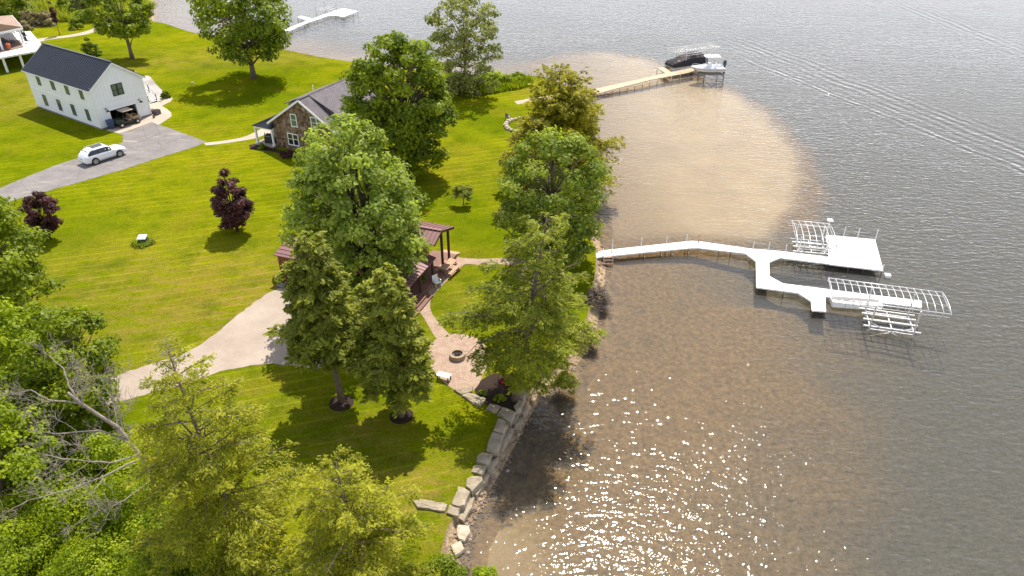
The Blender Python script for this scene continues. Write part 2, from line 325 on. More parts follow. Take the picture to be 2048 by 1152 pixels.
# ---------------------------------------------------------------- mesh helpers
class MB:
    def __init__(s): s.v = []; s.f = []
    def add(s, vs, fs):
        o = len(s.v); s.v.extend([tuple(v) for v in vs]); s.f.extend([tuple(i + o for i in f) for f in fs]); return s
    def box(s, x0, x1, y0, y1, z0, z1):
        return s.add([(x0, y0, z0), (x1, y0, z0), (x1, y1, z0), (x0, y1, z0), (x0, y0, z1), (x1, y0, z1), (x1, y1, z1), (x0, y1, z1)],
                     [(0, 3, 2, 1), (4, 5, 6, 7), (0, 1, 5, 4), (1, 2, 6, 5), (2, 3, 7, 6), (3, 0, 4, 7)])
    def bar(s, a, b, wd, ht=None, up=(0, 0, 1)):
        """rectangular bar from a to b"""
        a = Vector(a); b = Vector(b); ht = ht or wd; d = (b - a).normalized(); u = Vector(up)
        if abs(d.dot(u)) > 0.98: u = Vector((1, 0, 0))
        x = d.cross(u).normalized() * wd / 2; y = x.cross(d).normalized() * ht / 2
        vs = [a - x - y, a + x - y, a + x + y, a - x + y, b - x - y, b + x - y, b + x + y, b - x + y]
        return s.add(vs, [(0, 1, 2, 3), (7, 6, 5, 4), (0, 4, 5, 1), (1, 5, 6, 2), (2, 6, 7, 3), (3, 7, 4, 0)])
    def prism(s, pts, z0, z1):
        """vertical prism from a plan outline (counter-clockwise)"""
        if sum(pts[i][0] * pts[(i + 1) % len(pts)][1] - pts[(i + 1) % len(pts)][0] * pts[i][1] for i in range(len(pts))) < 0: pts = pts[::-1]
        n = len(pts); vs = [(p[0], p[1], z0) for p in pts] + [(p[0], p[1], z1) for p in pts]
        return s.add(vs, [tuple(range(n - 1, -1, -1)), tuple(range(n, 2 * n))] + [(i, (i + 1) % n, n + (i + 1) % n, n + i) for i in range(n)])
    def poly_x(s, pts, x0, x1):
        """outline in (y, z) extruded along x"""
        n = len(pts); vs = [(x0, p[0], p[1]) for p in pts] + [(x1, p[0], p[1]) for p in pts]
        return s.add(vs, [tuple(range(n - 1, -1, -1)), tuple(range(n, 2 * n))] + [(i, (i + 1) % n, n + (i + 1) % n, n + i) for i in range(n)])
    def poly_y(s, pts, y0, y1):
        """outline in (x, z) extruded along y"""
        n = len(pts); vs = [(p[0], y0, p[1]) for p in pts] + [(p[0], y1, p[1]) for p in pts]
        return s.add(vs, [tuple(range(n)), tuple(range(2 * n - 1, n - 1, -1))] + [((i + 1) % n, i, n + i, n + (i + 1) % n) for i in range(n)])
    def slab(s, a, b, c, d, t):
        """sheet through four corners, thickened downwards by t"""
        q = [Vector(x) for x in (a, b, c, d)]; n = (q[1] - q[0]).cross(q[3] - q[0]).normalized()
        if n.z < 0: q = q[::-1]; n = -n
        vs = q + [x - n * t for x in q]
        return s.add(vs, [(0, 1, 2, 3), (7, 6, 5, 4), (0, 4, 5, 1), (1, 5, 6, 2), (2, 6, 7, 3), (3, 7, 4, 0)])
    def tube(s, pts, rad, k=6):
        pts = [Vector(p) for p in pts]; n = len(pts)
        if not isinstance(rad, (list, tuple)): rad = [rad] * n
        vs = []; prev = None
        for i, p in enumerate(pts):
            d = (pts[min(i + 1, n - 1)] - pts[max(i - 1, 0)]).normalized()
            if prev is None: prev = d.orthogonal().normalized()
            x = (prev - d * prev.dot(d)); x = x.normalized() if x.length > 1e-6 else d.orthogonal().normalized(); prev = x; y = d.cross(x)
            for j in range(k):
                a = 2 * math.pi * j / k; vs.append(p + (x * math.cos(a) + y * math.sin(a)) * rad[i])
        fs = [(i * k + j, i * k + (j + 1) % k, (i + 1) * k + (j + 1) % k, (i + 1) * k + j) for i in range(n - 1) for j in range(k)]
        fs += [tuple(range(k - 1, -1, -1)), tuple(range((n - 1) * k, n * k))]
        return s.add(vs, fs)
    def cyl(s, c, r0, r1, z0, z1, k=20):
        return s.tube([(c[0], c[1], z0), (c[0], c[1], z1)], [r0, r1], k)
    def ring(s, c, ri, ro, z0, z1, k=28):
        vs = []
        for i in range(k):
            a = 2 * math.pi * i / k; x, y = math.cos(a), math.sin(a)
            vs += [(c[0] + ri * x, c[1] + ri * y, z0), (c[0] + ro * x, c[1] + ro * y, z0), (c[0] + ro * x, c[1] + ro * y, z1), (c[0] + ri * x, c[1] + ri * y, z1)]
        fs = []
        for i in range(k):
            a, b = 4 * i, 4 * ((i + 1) % k)
            fs += [(a + j, b + j, b + (j + 1) % 4, a + (j + 1) % 4)[::-1] for j in range(4)]
        return s.add(vs, fs)
    def ball(s, c, r, rings=6, k=8, squash=(1, 1, 1), rng=None, rough=0.0):
        vs = [(c[0], c[1], c[2] - r * squash[2])]
        for i in range(1, rings):
            t = math.pi * i / rings
            for j in range(k):
                a = 2 * math.pi * j / k; q = r * (1 + (rng.uniform(-rough, rough) if rng else 0))
                vs.append((c[0] + q * math.sin(t) * math.cos(a) * squash[0], c[1] + q * math.sin(t) * math.sin(a) * squash[1], c[2] - q * math.cos(t) * squash[2]))
        vs.append((c[0], c[1], c[2] + r * squash[2])); L = len(vs) - 1
        fs = [(0, 1 + (j + 1) % k, 1 + j) for j in range(k)]
        for i in range(rings - 2):
            for j in range(k):
                a = 1 + i * k; fs.append((a + j, a + (j + 1) % k, a + k + (j + 1) % k, a + k + j))
        a = 1 + (rings - 2) * k; fs += [(a + j, a + (j + 1) % k, L) for j in range(k)]
        return s.add(vs, fs)
    def build(s, name, mat, parent=None, smooth=False, bevel=0.0, loc=None, rz=None):
        me = bpy.data.meshes.new(name); me.from_pydata(s.v, [], s.f); me.validate(); me.update()
        me.materials.append(MATS[mat] if isinstance(mat, str) else mat)
        if smooth: me.polygons.foreach_set('use_smooth', [True] * len(me.polygons))
        o = bpy.data.objects.new(name, me); C.objects.link(o)
        if parent: o.parent = parent
        if loc is not None: o.location = loc
        if rz is not None: o.rotation_euler = (0, 0, rz)
        if bevel:
            b = o.modifiers.new('bevel', 'BEVEL'); b.width = bevel; b.segments = 2; b.limit_method = 'ANGLE'
        return o
def tag(o, label, cat, group=None):
    o['label'] = label; o['category'] = cat
    if group: o['group'] = group
    return o
def thing(name, label, cat, loc=(0, 0, 0), rz=0.0, group=None):
    o = bpy.data.objects.new(name, None); C.objects.link(o); o.location = loc; o.rotation_euler = (0, 0, rz); o.empty_display_size = 0.3
    return tag(o, label, cat, group)
def struct(o, kind='structure'): o['kind'] = kind; return o
def copy_tree(o, parent=None):
    c = o.copy(); C.objects.link(c); c.parent = parent
    for ch in list(o.children): copy_tree(ch, c)
    return c
def smooth_line(pts, n=6, closed=False):
    """Catmull-Rom through 2-D points"""
    out = []; N = len(pts); rngi = range(N if closed else N - 1)
    for i in rngi:
        if closed: p0, p1, p2, p3 = (pts[(i + k) % N] for k in (-1, 0, 1, 2))
        else: p0, p1, p2, p3 = pts[max(i - 1, 0)], pts[i], pts[i + 1], pts[min(i + 2, N - 1)]
        for k in range(n):
            t = k / n; t2 = t * t; t3 = t2 * t
            out.append(tuple(0.5 * (2 * p1[a] + (p2[a] - p0[a]) * t + (2 * p0[a] - 5 * p1[a] + 4 * p2[a] - p3[a]) * t2 + (3 * p1[a] - p0[a] - 3 * p2[a] + p3[a]) * t3) for a in (0, 1)))
    if not closed: out.append(tuple(pts[-1][:2]))
    return out
def sheet(name, pts, z, mat):
    """flat ground sheet from a plan outline, triangulated"""
    import bmesh
    bm = bmesh.new(); vs = [bm.verts.new((p[0], p[1], z)) for p in pts]
    es = [bm.edges.new((vs[i], vs[(i + 1) % len(vs)])) for i in range(len(vs))]
    bmesh.ops.triangle_fill(bm, use_beauty=True, use_dissolve=False, edges=es, normal=(0, 0, 1))
    for f in bm.faces:
        if f.normal.z < 0: f.normal_flip()
    me = bpy.data.meshes.new(name); bm.to_mesh(me); bm.free(); me.materials.append(MATS[mat])
    o = bpy.data.objects.new(name, me); C.objects.link(o); return o
def ragged(pts, amp=.07, step=.35, seed=1):
    rng = random.Random(seed); out = []
    for i in range(len(pts)):
        a_, b_ = pts[i], pts[(i + 1) % len(pts)]; k = max(1, int(math.hypot(b_[0] - a_[0], b_[1] - a_[1]) / step))
        for j in range(k): t = j / k; out.append((a_[0] + (b_[0] - a_[0]) * t + rng.uniform(-amp, amp), a_[1] + (b_[1] - a_[1]) * t + rng.uniform(-amp, amp)))
    return out
def px(pts, h=0.0): return [tuple(G(x, y, h)[:2]) for x, y in pts]
# numpy helpers -------------------------------------------------
def np_mesh(name, V, F, mat, parent=None, tint=None, attrs=None):
    me = bpy.data.meshes.new(name); nv, nf, k = len(V), len(F), F.shape[1]
    me.vertices.add(nv); me.vertices.foreach_set('co', V.astype(np.float32).ravel())
    me.loops.add(nf * k); me.loops.foreach_set('vertex_index', F.astype(np.int32).ravel())
    me.polygons.add(nf); me.polygons.foreach_set('loop_start', np.arange(0, nf * k, k, dtype=np.int32))
    try: me.polygons.foreach_set('loop_total', np.full(nf, k, dtype=np.int32))
    except Exception: pass
    if tint is not None:
        a = me.attributes.new('tint', 'FLOAT', 'FACE'); a.data.foreach_set('value', np.clip(tint, 0, 1).astype(np.float32))
    for kx, vx in (attrs or {}).items():
        a = me.attributes.new(kx, 'FLOAT', 'POINT'); a.data.foreach_set('value', vx.astype(np.float32))
    me.update(); me.materials.append(MATS[mat])
    o = bpy.data.objects.new(name, me); C.objects.link(o)
    if parent: o.parent = parent
    return o
def seg_dist(P, poly, closed=True):
    """distance of points P (N,2) to a polyline"""
    A = np.array(poly); B = np.roll(A, -1, 0)
    if not closed: A, B = A[:-1], B[:-1]
    best = np.full(len(P), 1e9)
    for a, b in zip(A, B):
        d = b - a; L = d @ d + 1e-12
        t = np.clip(((P - a) @ d) / L, 0, 1); best = np.minimum(best, np.hypot(*(P - a - t[:, None] * d).T))
    return best
def inside(P, poly):
    A = np.array(poly); r = np.zeros(len(P), bool); x, y = P[:, 0], P[:, 1]
    for i in range(len(A)):
        x1, y1 = A[i]; x2, y2 = A[i - 1]
        c = ((y1 > y) != (y2 > y)); r ^= c & (x < (x2 - x1) * (y - y1) / ((y2 - y1) or 1e-12) + x1)
    return r
def sstep(x, a, b): t = np.clip((x - a) / (b - a), 0, 1); return t * t * (3 - 2 * t)

# ---------------------------------------------------------------- vegetation
def norm(a): return a / (np.linalg.norm(a, axis=-1, keepdims=True) + 1e-9)
def leaf_quads(c, nrm, axis, L, W):
    """kite-shaped leaves: centres, normals, long axes, lengths, widths"""
    ax = norm(axis - nrm * (axis * nrm).sum(1, keepdims=True)); t = np.cross(nrm, ax)
    L = L[:, None]; W = W[:, None]
    V = np.stack([c - ax * L * 0.5, c + t * W * 0.5 - ax * L * 0.08 , c + ax * L * 0.5, c - t * W * 0.5 - ax * L * 0.08], 1).reshape(-1, 3)
    return V, np.arange(len(V)).reshape(-1, 4)
PROF = {
 'round': lambda t: np.sin(np.pi * np.clip(t * 0.94 + 0.05, 0, 1)) ** 0.55,
 'maple': lambda t: np.where(t < 0.35, 0.62 + 0.38 * (t / 0.35) ** 0.8, np.cos((t - 0.35) / 0.65 * np.pi / 2) ** 0.62),
 'egg': lambda t: np.where(t < 0.3, 0.70 + 0.30 * (t / 0.3), np.cos((t - 0.3) / 0.7 * np.pi / 2) ** 0.75),
 'cone': lambda t: np.clip(1.0 - t, 0.03, 1) ** 0.8 * np.where(t < 0.12, 0.75 + t * 2.1, 1.0),
 'column': lambda t: np.where(t < 0.2, 0.8 + t, np.cos((t - 0.2) / 0.8 * np.pi / 2) ** 0.5),
 'spire': lambda t: np.where(t < 0.25, 0.74 + 1.04 * t, np.clip(1 - (t - 0.25) / 0.75, 0.02, 1) ** 0.72),
 'barrel': lambda t: np.where(t < 0.35, 0.66 + 0.97 * t, np.where(t < 0.6, 1.0, np.sqrt(np.clip(1 - ((t - 0.6) / 0.42) ** 2, 0.01, 1)))),
 'bush': lambda t: np.sqrt(np.clip(1 - (t * 0.95) ** 2, 0.02, 1)),
}
def broadleaf(name, label, cat, base, h, rad, hb, leaf, bark='grey_bark', prof='maple', n=130, per=130, size=0.28, seed=1, lean=(0, 0), trunk=0.22, stems=1, group=None, clump=0.17, gap=0.35, squash=1.0, spread=0.0, crown='crown', stem='trunk'):
    r = np.random.default_rng(seed); rr = random.Random(seed)
    root = thing(name, label, cat, base, 0, group)
    ts = (np.arange(4000) + 0.5) / 4000; p = PROF[prof](ts); cdf = np.cumsum(p ** 1.4); cdf /= cdf[-1]
    t = np.interp(r.random(n), cdf, ts); ph = r.random(n) * 2 * np.pi
    k1, k2, o1, o2 = r.integers(2, 4), r.integers(4, 7), r.random() * 6.3, r.random() * 6.3
    lump = 1 + 0.13 * np.sin(k1 * ph + o1 + t * 3) + 0.09 * np.sin(k2 * ph + o2 - t * 5)
    fr = gap + (1 - gap) * r.random(n) ** 0.4
    rc = rad * clump * (0.7 + 0.75 * r.random(n))
    rho = np.maximum(rad * PROF[prof](t) * lump * fr - rc * 0.55, 0)
    z = hb + (h - hb) * t - rc * 0.45
    cx = rho * np.cos(ph) + lean[0] * t; cy = rho * np.sin(ph) * squash + lean[1] * t
    cen = np.stack([cx, cy, np.maximum(z, 0.1)], 1)
    ctint = r.random(n)
    m = (per * (rc / rc.mean()) ** 2).astype(int) + 8
    idx = np.repeat(np.arange(n), m); N = len(idx)
    d = norm(r.normal(size=(N, 3)) + np.array([0, 0, 0.25])); q = r.random(N) ** 0.45
    c = cen[idx] + d * (rc[idx] * q)[:, None] * np.array([1.12, 1.12, 0.66])
    c[:, 2] = np.maximum(c[:, 2], 0.05)
    out = norm(cen[idx] * np.array([1, 1, 0.0]) + 1e-6); nr = norm(d * 0.9 + out * 0.35 + np.array([0, 0, 0.65]) + r.normal(size=(N, 3)) * 0.42)
    L = size * (0.65 + 0.7 * r.random(N)); V, F = leaf_quads(c, nr, norm(r.normal(size=(N, 3)) + np.array([0, 0, -0.35])), L, L * 0.72)
    np_mesh(crown, V, F, leaf, root, 0.55 * ctint[idx] + 0.45 * r.random(N))
    mb = MB()
    tops = []
    for s in range(stems):
        a = s * 6.283 / max(stems, 1) + 0.6; off = 0.0 if stems == 1 else trunk * 1.1; sp = 0.0 if stems == 1 else rad * (0.20 + spread)
        pts = []; K = 7; top = hb + (h - hb) * 0.78
        for i in range(K):
            u = i / (K - 1); pts.append(Vector((math.cos(a) * (off + sp * u) + lean[0] * u * .8 + rr.uniform(-.12, .12) * u * rad * .2, math.sin(a) * (off + sp * u) + lean[1] * u * .8 + rr.uniform(-.12, .12) * u * rad * .2, -0.1 + top * u)))
        rads = [trunk * (1.25 if i == 0 else 1) * (1 - 0.86 * (i / (K - 1)) ** 1.1) for i in range(K)]
        mb.tube(pts, rads, 8); tops.append((pts, rads))
    order = r.permutation(n)[:max(int(n * 0.45), 6)]
    for j in order:
        pts, rads = tops[int(j) % stems]; tgt = Vector(cen[j])
        zt = min(max(tgt.z * 0.62, hb * 0.55), pts[-1].z * 0.95)
        i = min(range(len(pts)), key=lambda i_: abs(pts[i_].z - zt)); st = pts[i]
        mid = st.lerp(tgt, 0.5) + Vector((rr.uniform(-.2, .2), rr.uniform(-.2, .2), rr.uniform(0.0, .12) * (tgt - st).length))
        r0 = min(rads[i] * 0.5, trunk * 0.42)
        mb.tube([st, mid, tgt], [r0, r0 * 0.55, max(r0 * 0.16, 0.012)], 5)
    mb.build(stem, bark, root, True)
    return root
def conifer(name, label, cat, base, h, rad, hb, leaf, bark='grey_bark', prof='cone', nb=120, per=34, size=0.26, width=0.34, seed=1, lean=(0, 0), trunk=0.24, droop=0.35, upt=0.25, twig=0.42, group=None, dead=0, tops=1, lat=1.0, fan=0.5, bend=0.0):
    """needle or scale-leaved tree: drooping limbs carrying feathery sprays"""
    r = np.random.default_rng(seed); rr = random.Random(seed)
    root = thing(name, label, cat, base, 0, group)
    cs, axs, nrs, Ls, tn = [], [], [], [], []
    tm = MB(); tr = MB()
    K = 9; tpts = []
    for i in range(K):
        u = i / (K - 1); tpts.append(Vector((lean[0] * u + math.sin(u * 5 + seed) * bend * u, lean[1] * u + math.cos(u * 4 + seed) * bend * u, -0.1 + h * 0.97 * u)))
    trads = [trunk * (1.2 if i == 0 else 1) * (1 - 0.9 * (i / (K - 1))) for i in range(K)]
    tr.tube(tpts, trads, 8)
    def axis_at(z):
        u = min(max((z + 0.1) / (h * 0.97), 0), 1) * (K - 1); i = min(int(u), K - 2); return tpts[i].lerp(tpts[i + 1], u - i)
    topoff = [Vector((0, 0, 0))] + [Vector((math.cos(2.1 * k + seed) * rad * 0.3, math.sin(2.1 * k + seed) * rad * 0.3, -h * 0.07 * k)) for k in range(1, tops)]
    ts = (np.arange(2000) + 0.5) / 2000; pw = PROF[prof](ts) ** 0.8 + 0.08; cdf = np.cumsum(pw); cdf /= cdf[-1]
    for b in range(nb):
        t = float(np.interp((b + rr.random()) / nb, cdf, ts)); z = hb + (h - hb) * t * 0.985
        P = axis_at(z)
        if tops > 1 and t > 0.45: P = P + topoff[b % tops] * min((t - 0.45) / 0.35, 1.0)
        az = b * 2.39996 + rr.uniform(-.5, .5)
        L = rad * float(PROF[prof](np.array([t]))[0]) * rr.choice((.5, .75, .95, 1.05, 1.2)) * rr.uniform(0.8, 1.1) + 0.15
        e0 = upt + 0.55 * t - droop * 0.35 * (1 - t) + rr.uniform(-.16, .16)
        D = np.array([math.cos(az), math.sin(az), 0.0]); S = np.array([-math.sin(az), math.cos(az), 0.0])
        o = np.array(P)
        def pt(s): s = np.asarray(s)[..., None]; return o + D * L * s + np.array([0, 0, 1.0]) * L * (math.tan(e0) * s - droop * s * s) + S * (0.12 * L * np.sin(s * 3 + b))
        is_dead = rr.random() < dead
        bp = [Vector(pt(np.array(s))) for s in (0, 0.35, 0.7, 1.0)]
        r0 = min(0.05, 0.012 + 0.012 * L)
        (tr).tube(bp, [r0, r0 * .7, r0 * .45, 0.008], 4)
        if is_dead:
            for _ in range(7):
                s = rr.uniform(.3, .95); a_ = Vector(pt(np.array(s))); e = a_ + Vector(D * rr.uniform(.1, .4) + S * rr.uniform(-.5, .5) + np.array([0, 0, rr.uniform(-.2, .15)])) * min(L * .5, .9)
                tr.tube([a_, e], [0.014, 0.006], 3)
            continue
        ns = max(int(3 + L * 5), 4)
        s = np.sort(0.12 + 0.88 * r.random(ns) ** 0.75); c0 = pt(s)
        side = np.where(np.arange(ns) % 2 == 0, 1.0, -1.0)
        tl = lat * (twig * L * (1.05 - s) + 0.22) * (0.7 + 0.6 * r.random(ns))
        tdir = norm(D[None] * (0.75 + 0.3 * r.random((ns, 1))) + S[None] * (side * (0.55 + 0.6 * r.random(ns)))[:, None] + np.array([0, 0, 1.0]) * (r.normal(size=(ns, 1)) * 0.22 - 0.12))
        bt = rr.random()
        m = np.maximum((per * tl / (0.25 * rad * twig + 0.3)).astype(int), 5); idx = np.repeat(np.arange(ns), m); N = len(idx)
        u = r.random(N) ** 0.8
        stt = r.random(ns)
        c = c0[idx] + tdir[idx] * (tl[idx] * u)[:, None] + np.array([0, 0, -1.0]) * (droop * 0.6 * tl[idx] * u * u)[:, None]
        jit = r.normal(size=(N, 3)) * (0.05 + 0.11 * tl[idx] * (1 - 0.6 * u))[:, None] * np.array([1, 1, 0.6]); c = c + jit
        ax = norm(tdir[idx] + np.cross(tdir[idx], np.array([0, 0, 1.0])) * r.normal(size=(N, 1)) * fan + r.normal(size=(N, 3)) * 0.25 + np.array([0, 0, -0.15]))
        cs.append(c); axs.append(ax); nrs.append(norm(np.array([0, 0, 1.0]) + r.normal(size=(N, 3)) * 0.42 + D * 0.3)); Ls.append(size * (0.6 + 0.8 * r.random(N)))
        tn.append(0.2 * bt + 0.5 * stt[idx] + 0.3 * r.random(N))
    c = np.concatenate(cs); ax = np.concatenate(axs); nr = np.concatenate(nrs); L = np.concatenate(Ls)
    c[:, 2] = np.maximum(c[:, 2], 0.05)
    V, F = leaf_quads(c, nr, ax, L, L * width)
    np_mesh('crown', V, F, leaf, root, np.concatenate(tn)); tr.build('trunk', bark, root, True)
    return root
def blades(name, label, cat, poly, leaf, n, h, seed, kind=None, wid=0.10, base=None, z0=0.0):
    """tuft field of upright blades inside a plan outline"""
    r = np.random.default_rng(seed); A = np.array(poly); lo, hi = A.min(0), A.max(0); P = []
    while sum(map(len, P)) < n:
        q = lo + (hi - lo) * r.random((n * 2, 2)); P.append(q[inside(q, poly)])
    P = np.concatenate(P)[:n]; N = len(P)
    cl = np.sin(P[:, 0] * 0.9 + np.sin(P[:, 1] * 0.7) * 2) * 0.5 + 0.5
    hh = h * (0.5 + 0.6 * r.random(N)) * (0.75 + 0.4 * cl)
    a = r.random(N) * 6.283; t = np.stack([np.cos(a), np.sin(a), 0 * a], 1); ln = np.stack([np.cos(a + 1.3), np.sin(a + 1.3), 0 * a], 1) * (r.normal(size=N) * 0.35 * hh)[:, None]
    b = np.concatenate([P, np.full((N, 1), z0)], 1); up = np.array([0, 0, 1.0]) * hh[:, None]
    ww = wid * (0.6 + 0.8 * r.random(N))[:, None]
    V = np.stack([b - t * ww, b + t * ww, b + up + ln + t * ww * .35, b + up + ln - t * ww * .35], 1).reshape(-1, 3)
    o = np_mesh(name, V, np.arange(len(V)).reshape(-1, 4), leaf, None, 0.45 * cl + 0.55 * r.random(N))
    if kind: o['kind'] = kind
    else: tag(o, label, cat)
    return o
# ---------------------------------------------------------------- the setting: lawn, shore, lake
WZ = -0.7
SHORE = [(300, -60), (297, 0), (300, 38), (330, 47), (390, 66), (480, 85), (575, 100), (640, 114), (735, 127), (800, 136), (880, 144), (935, 151), (1000, 154), (1045, 154), (1075, 152), (1105, 160), (1140, 180), (1160, 230), (1166, 300), (1172, 400), (1182, 470), (1192, 512), (1186, 570), (1168, 650), (1128, 715), (1082, 752), (1050, 788), (1022, 835), (1000, 875), (972, 925), (945, 968), (920, 1010), (900, 1045), (886, 1085), (876, 1150), (872, 1300)]
shore = smooth_line(px(SHORE), 6)
land = shore + [(-8, -30), (-260, -30), (-260, 360), (-120, 360)]
lawn = struct(sheet('lawn', land, 0.0, 'grass'))
# lawn carries a 'dry' patch map: subdivide into a grid clipped by the outline
def grid_lawn():
    import bmesh
    bm = bmesh.new(); bm.from_mesh(lawn.data)
    for ax, vals in (((1, 0, 0), np.arange(-110, 30, 2.5)), ((0, 1, 0), np.arange(10, 190, 2.5))):
        for v in vals:
            p = Vector(ax) * float(v)
            bmesh.ops.bisect_plane(bm, geom=bm.verts[:] + bm.edges[:] + bm.faces[:], plane_co=p, plane_no=ax)
    bm.to_mesh(lawn.data); bm.free()
    me = lawn.data; V = np.empty(len(me.vertices) * 3, np.float32); me.vertices.foreach_get('co', V); P = V.reshape(-1, 3)[:, :2].astype(float)
    d = np.zeros(len(P))
    for (x, y, rx, ry, k) in ((480, 590, 13, 7, 1.0), (250, 560, 10, 7, .6), (120, 165, 9, 7, 1.0), (60, 215, 8, 5, .7), (620, 105, 22, 3.5, 0.85), (520, 118, 10, 4, .9), (350, 125, 12, 4, .7), (700, 880, 3.5, 3, .75), (840, 970, 3.0, 3.0, .9), (870, 1040, 3, 3, .6), (940, 600, 3, 3.5, .45), (700, 960, 4, 3, .7), (520, 780, 4, 2, .5), (1070, 175, 4, 6, .5), (330, 650, 9, 5, .7), (930, 340, 6, 6, .25)):
        c = G(x, y); q = ((P[:, 0] - c.x) / rx) ** 2 + ((P[:, 1] - c.y) / ry) ** 2
        d = np.maximum(d, k * np.exp(-q * 0.9))
    a = me.attributes.new('dry', 'FLOAT', 'POINT'); a.data.foreach_set('value', d.astype(np.float32))
grid_lawn()
def bank():
    S = np.array(shore); T = np.gradient(S, axis=0); T /= np.hypot(*T.T)[:, None]; Nn = np.stack([-T[:, 1], T[:, 0]], 1)   # pointing to the lake
    test = S[len(S) // 2] + Nn[len(S) // 2] * 2
    if inside(test[None], land)[0]: Nn = -Nn
    offs = [(0, 0.0), (0.15, -0.40), (0.55, -0.60), (1.15, -0.78), (2.4, -1.0), (3.2, -1.3)]
    n = len(S); V = np.concatenate([np.concatenate([S + Nn * o, np.full((n, 1), z)], 1) for o, z in offs])
    F = [(r * n + i, r * n + i + 1, (r + 1) * n + i + 1, (r + 1) * n + i) for r in range(len(offs) - 1) for i in range(n - 1)]
    o = np_mesh('shore_bank', V, np.array(F), 'shore_sand'); return struct(o), S, Nn
bank_o, SH, SN = bank()
def lake():
    xs = np.arange(-130, 190, 1.25); ys = np.arange(-20, 345, 1.25); X, Y = np.meshgrid(xs, ys); P = np.stack([X.ravel(), Y.ravel()], 1)
    ds = seg_dist(P, SH.tolist(), closed=False); ins = inside(P, land)
    sandp = px([(1060, 128), (1120, 108), (1200, 97), (1290, 112), (1345, 136), (1400, 155), (1470, 180), (1545, 228), (1600, 300), (1618, 360), (1600, 425), (1550, 470), (1430, 482), (1290, 480), (1195, 492), (1160, 440), (1165, 240)], -1.2)
    sdist = np.where(inside(P, sandp), 1, -1) * seg_dist(P, sandp)
    wob = 0.9 * np.sin(P[:, 0] * .55 + 1.3 * np.sin(P[:, 1] * .31)) + 0.7 * np.sin(P[:, 1] * .8 + P[:, 0] * .23)
    sand = sstep(sdist + wob * .35, -1.2, 2.0)
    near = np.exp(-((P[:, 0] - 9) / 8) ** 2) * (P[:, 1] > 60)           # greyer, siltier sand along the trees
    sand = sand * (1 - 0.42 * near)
    for c, rx, ry, k in ((G(1030, 1100), 2.8, 6, .75), (G(985, 1050), 1.8, 5, .9), (G(720, 105), 20, 4, .6), (G(960, 110), 20, 10, .35), (G(1110, 800), 1.4, 4, .45)):
        sand = np.maximum(sand, k * np.exp(-((P[:, 0] - c.x) / rx) ** 2 - ((P[:, 1] - c.y) / ry) ** 2))
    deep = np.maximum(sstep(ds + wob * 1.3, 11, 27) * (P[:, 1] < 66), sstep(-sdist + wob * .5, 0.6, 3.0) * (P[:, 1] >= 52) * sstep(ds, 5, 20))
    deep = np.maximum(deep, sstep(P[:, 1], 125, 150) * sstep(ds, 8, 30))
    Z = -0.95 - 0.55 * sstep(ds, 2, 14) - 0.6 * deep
    Z = -1.02 - 0.45 * sstep(ds, 2, 14) - 0.6 * deep; Z = np.where(ins, -1.6, np.where(ds < 1.6, -1.15, Z))
    nx, ny = len(xs), len(ys); i = np.arange(ny - 1)[:, None] * nx + np.arange(nx - 1)[None]; i = i.ravel()
    F = np.stack([i, i + 1, i + nx + 1, i + nx], 1)
    F = F[~(ins[F].all(1) & (ds[F] > 3).all(1))]
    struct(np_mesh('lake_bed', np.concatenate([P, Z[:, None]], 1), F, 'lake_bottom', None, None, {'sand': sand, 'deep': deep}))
    P2 = P; calm = np.maximum(1 - sstep(ds, 6, 18), 0) * (P[:, 1] < 75) + 0.55 * (1 - sstep(ds, 10, 26)) * (P[:, 1] >= 75)
    F2 = np.stack([i, i + 1, i + nx + 1, i + nx], 1); F2 = F2[~(ins[F2].all(1) & (ds[F2] > 3).all(1))]
    struct(np_mesh('lake_water', np.concatenate([P2, np.full((len(P2), 1), WZ)], 1), F2, 'lake_surface', None, None, {'calm': np.clip(calm, 0, 1)}))
    far = MB(); far.add([(-900, 345, WZ), (900, 345, WZ), (900, 1500, WZ), (-900, 1500, WZ), (190, -200, WZ), (900, -200, WZ), (900, 345, WZ), (190, 345, WZ)], [(0, 1, 2, 3), (4, 5, 6, 7)])
    struct(far.build('open_lake', 'lake_surface'))
lake()
struct(sheet('asphalt_driveway', ragged(px([(-60, 402), (50, 355), (110, 331), (160, 315), (225, 294), (246, 284), (246, 272), (232, 262), (262, 262), (301, 243), (360, 264), (413, 284), (395, 292), (330, 312), (240, 341), (150, 367), (40, 397), (-60, 428)])), 0.012, 'old_asphalt'))
struct(sheet('concrete_apron', px([(212, 261), (240, 248), (296, 229), (290, 205), (296, 205), (322, 204), (340, 193), (346, 196), (342, 203), (324, 212), (334, 218), (343, 226), (343, 233), (330, 242), (317, 250), (304, 244), (262, 260), (238, 267)]), 0.018, 'pale_concrete'))
def path(name, up, lo, z, mat): return struct(sheet(name, smooth_line(px(up), 5) + smooth_line(px(lo), 5)[::-1], z, mat))
path('cottage_walk', [(408, 286), (440, 282.5), (480, 276), (505, 267), (522, 258), (548, 246)], [(412, 291), (445, 287.5), (485, 281.5), (510, 277), (530, 270), (556, 262)], 0.018, 'pale_concrete')
path('house_walk', [(66, 79), (90, 75.5), (135, 70.5), (170, 63), (197, 53), (235, 41)], [(80, 84), (100, 79), (140, 74), (178, 67.5), (204, 57), (240, 45)], 0.014, 'pale_concrete')
path('lake_walk', [(690, 158), (712, 150), (728, 143), (742, 138)], [(700, 161), (720, 153), (734, 146), (748, 141)], 0.014, 'pale_concrete')
path('dock_walk', [(1028, 203), (1060, 197), (1110, 190), (1170, 182)], [(1036, 209), (1064, 203), (1114, 196), (1174, 188)], 0.014, 'pale_concrete')
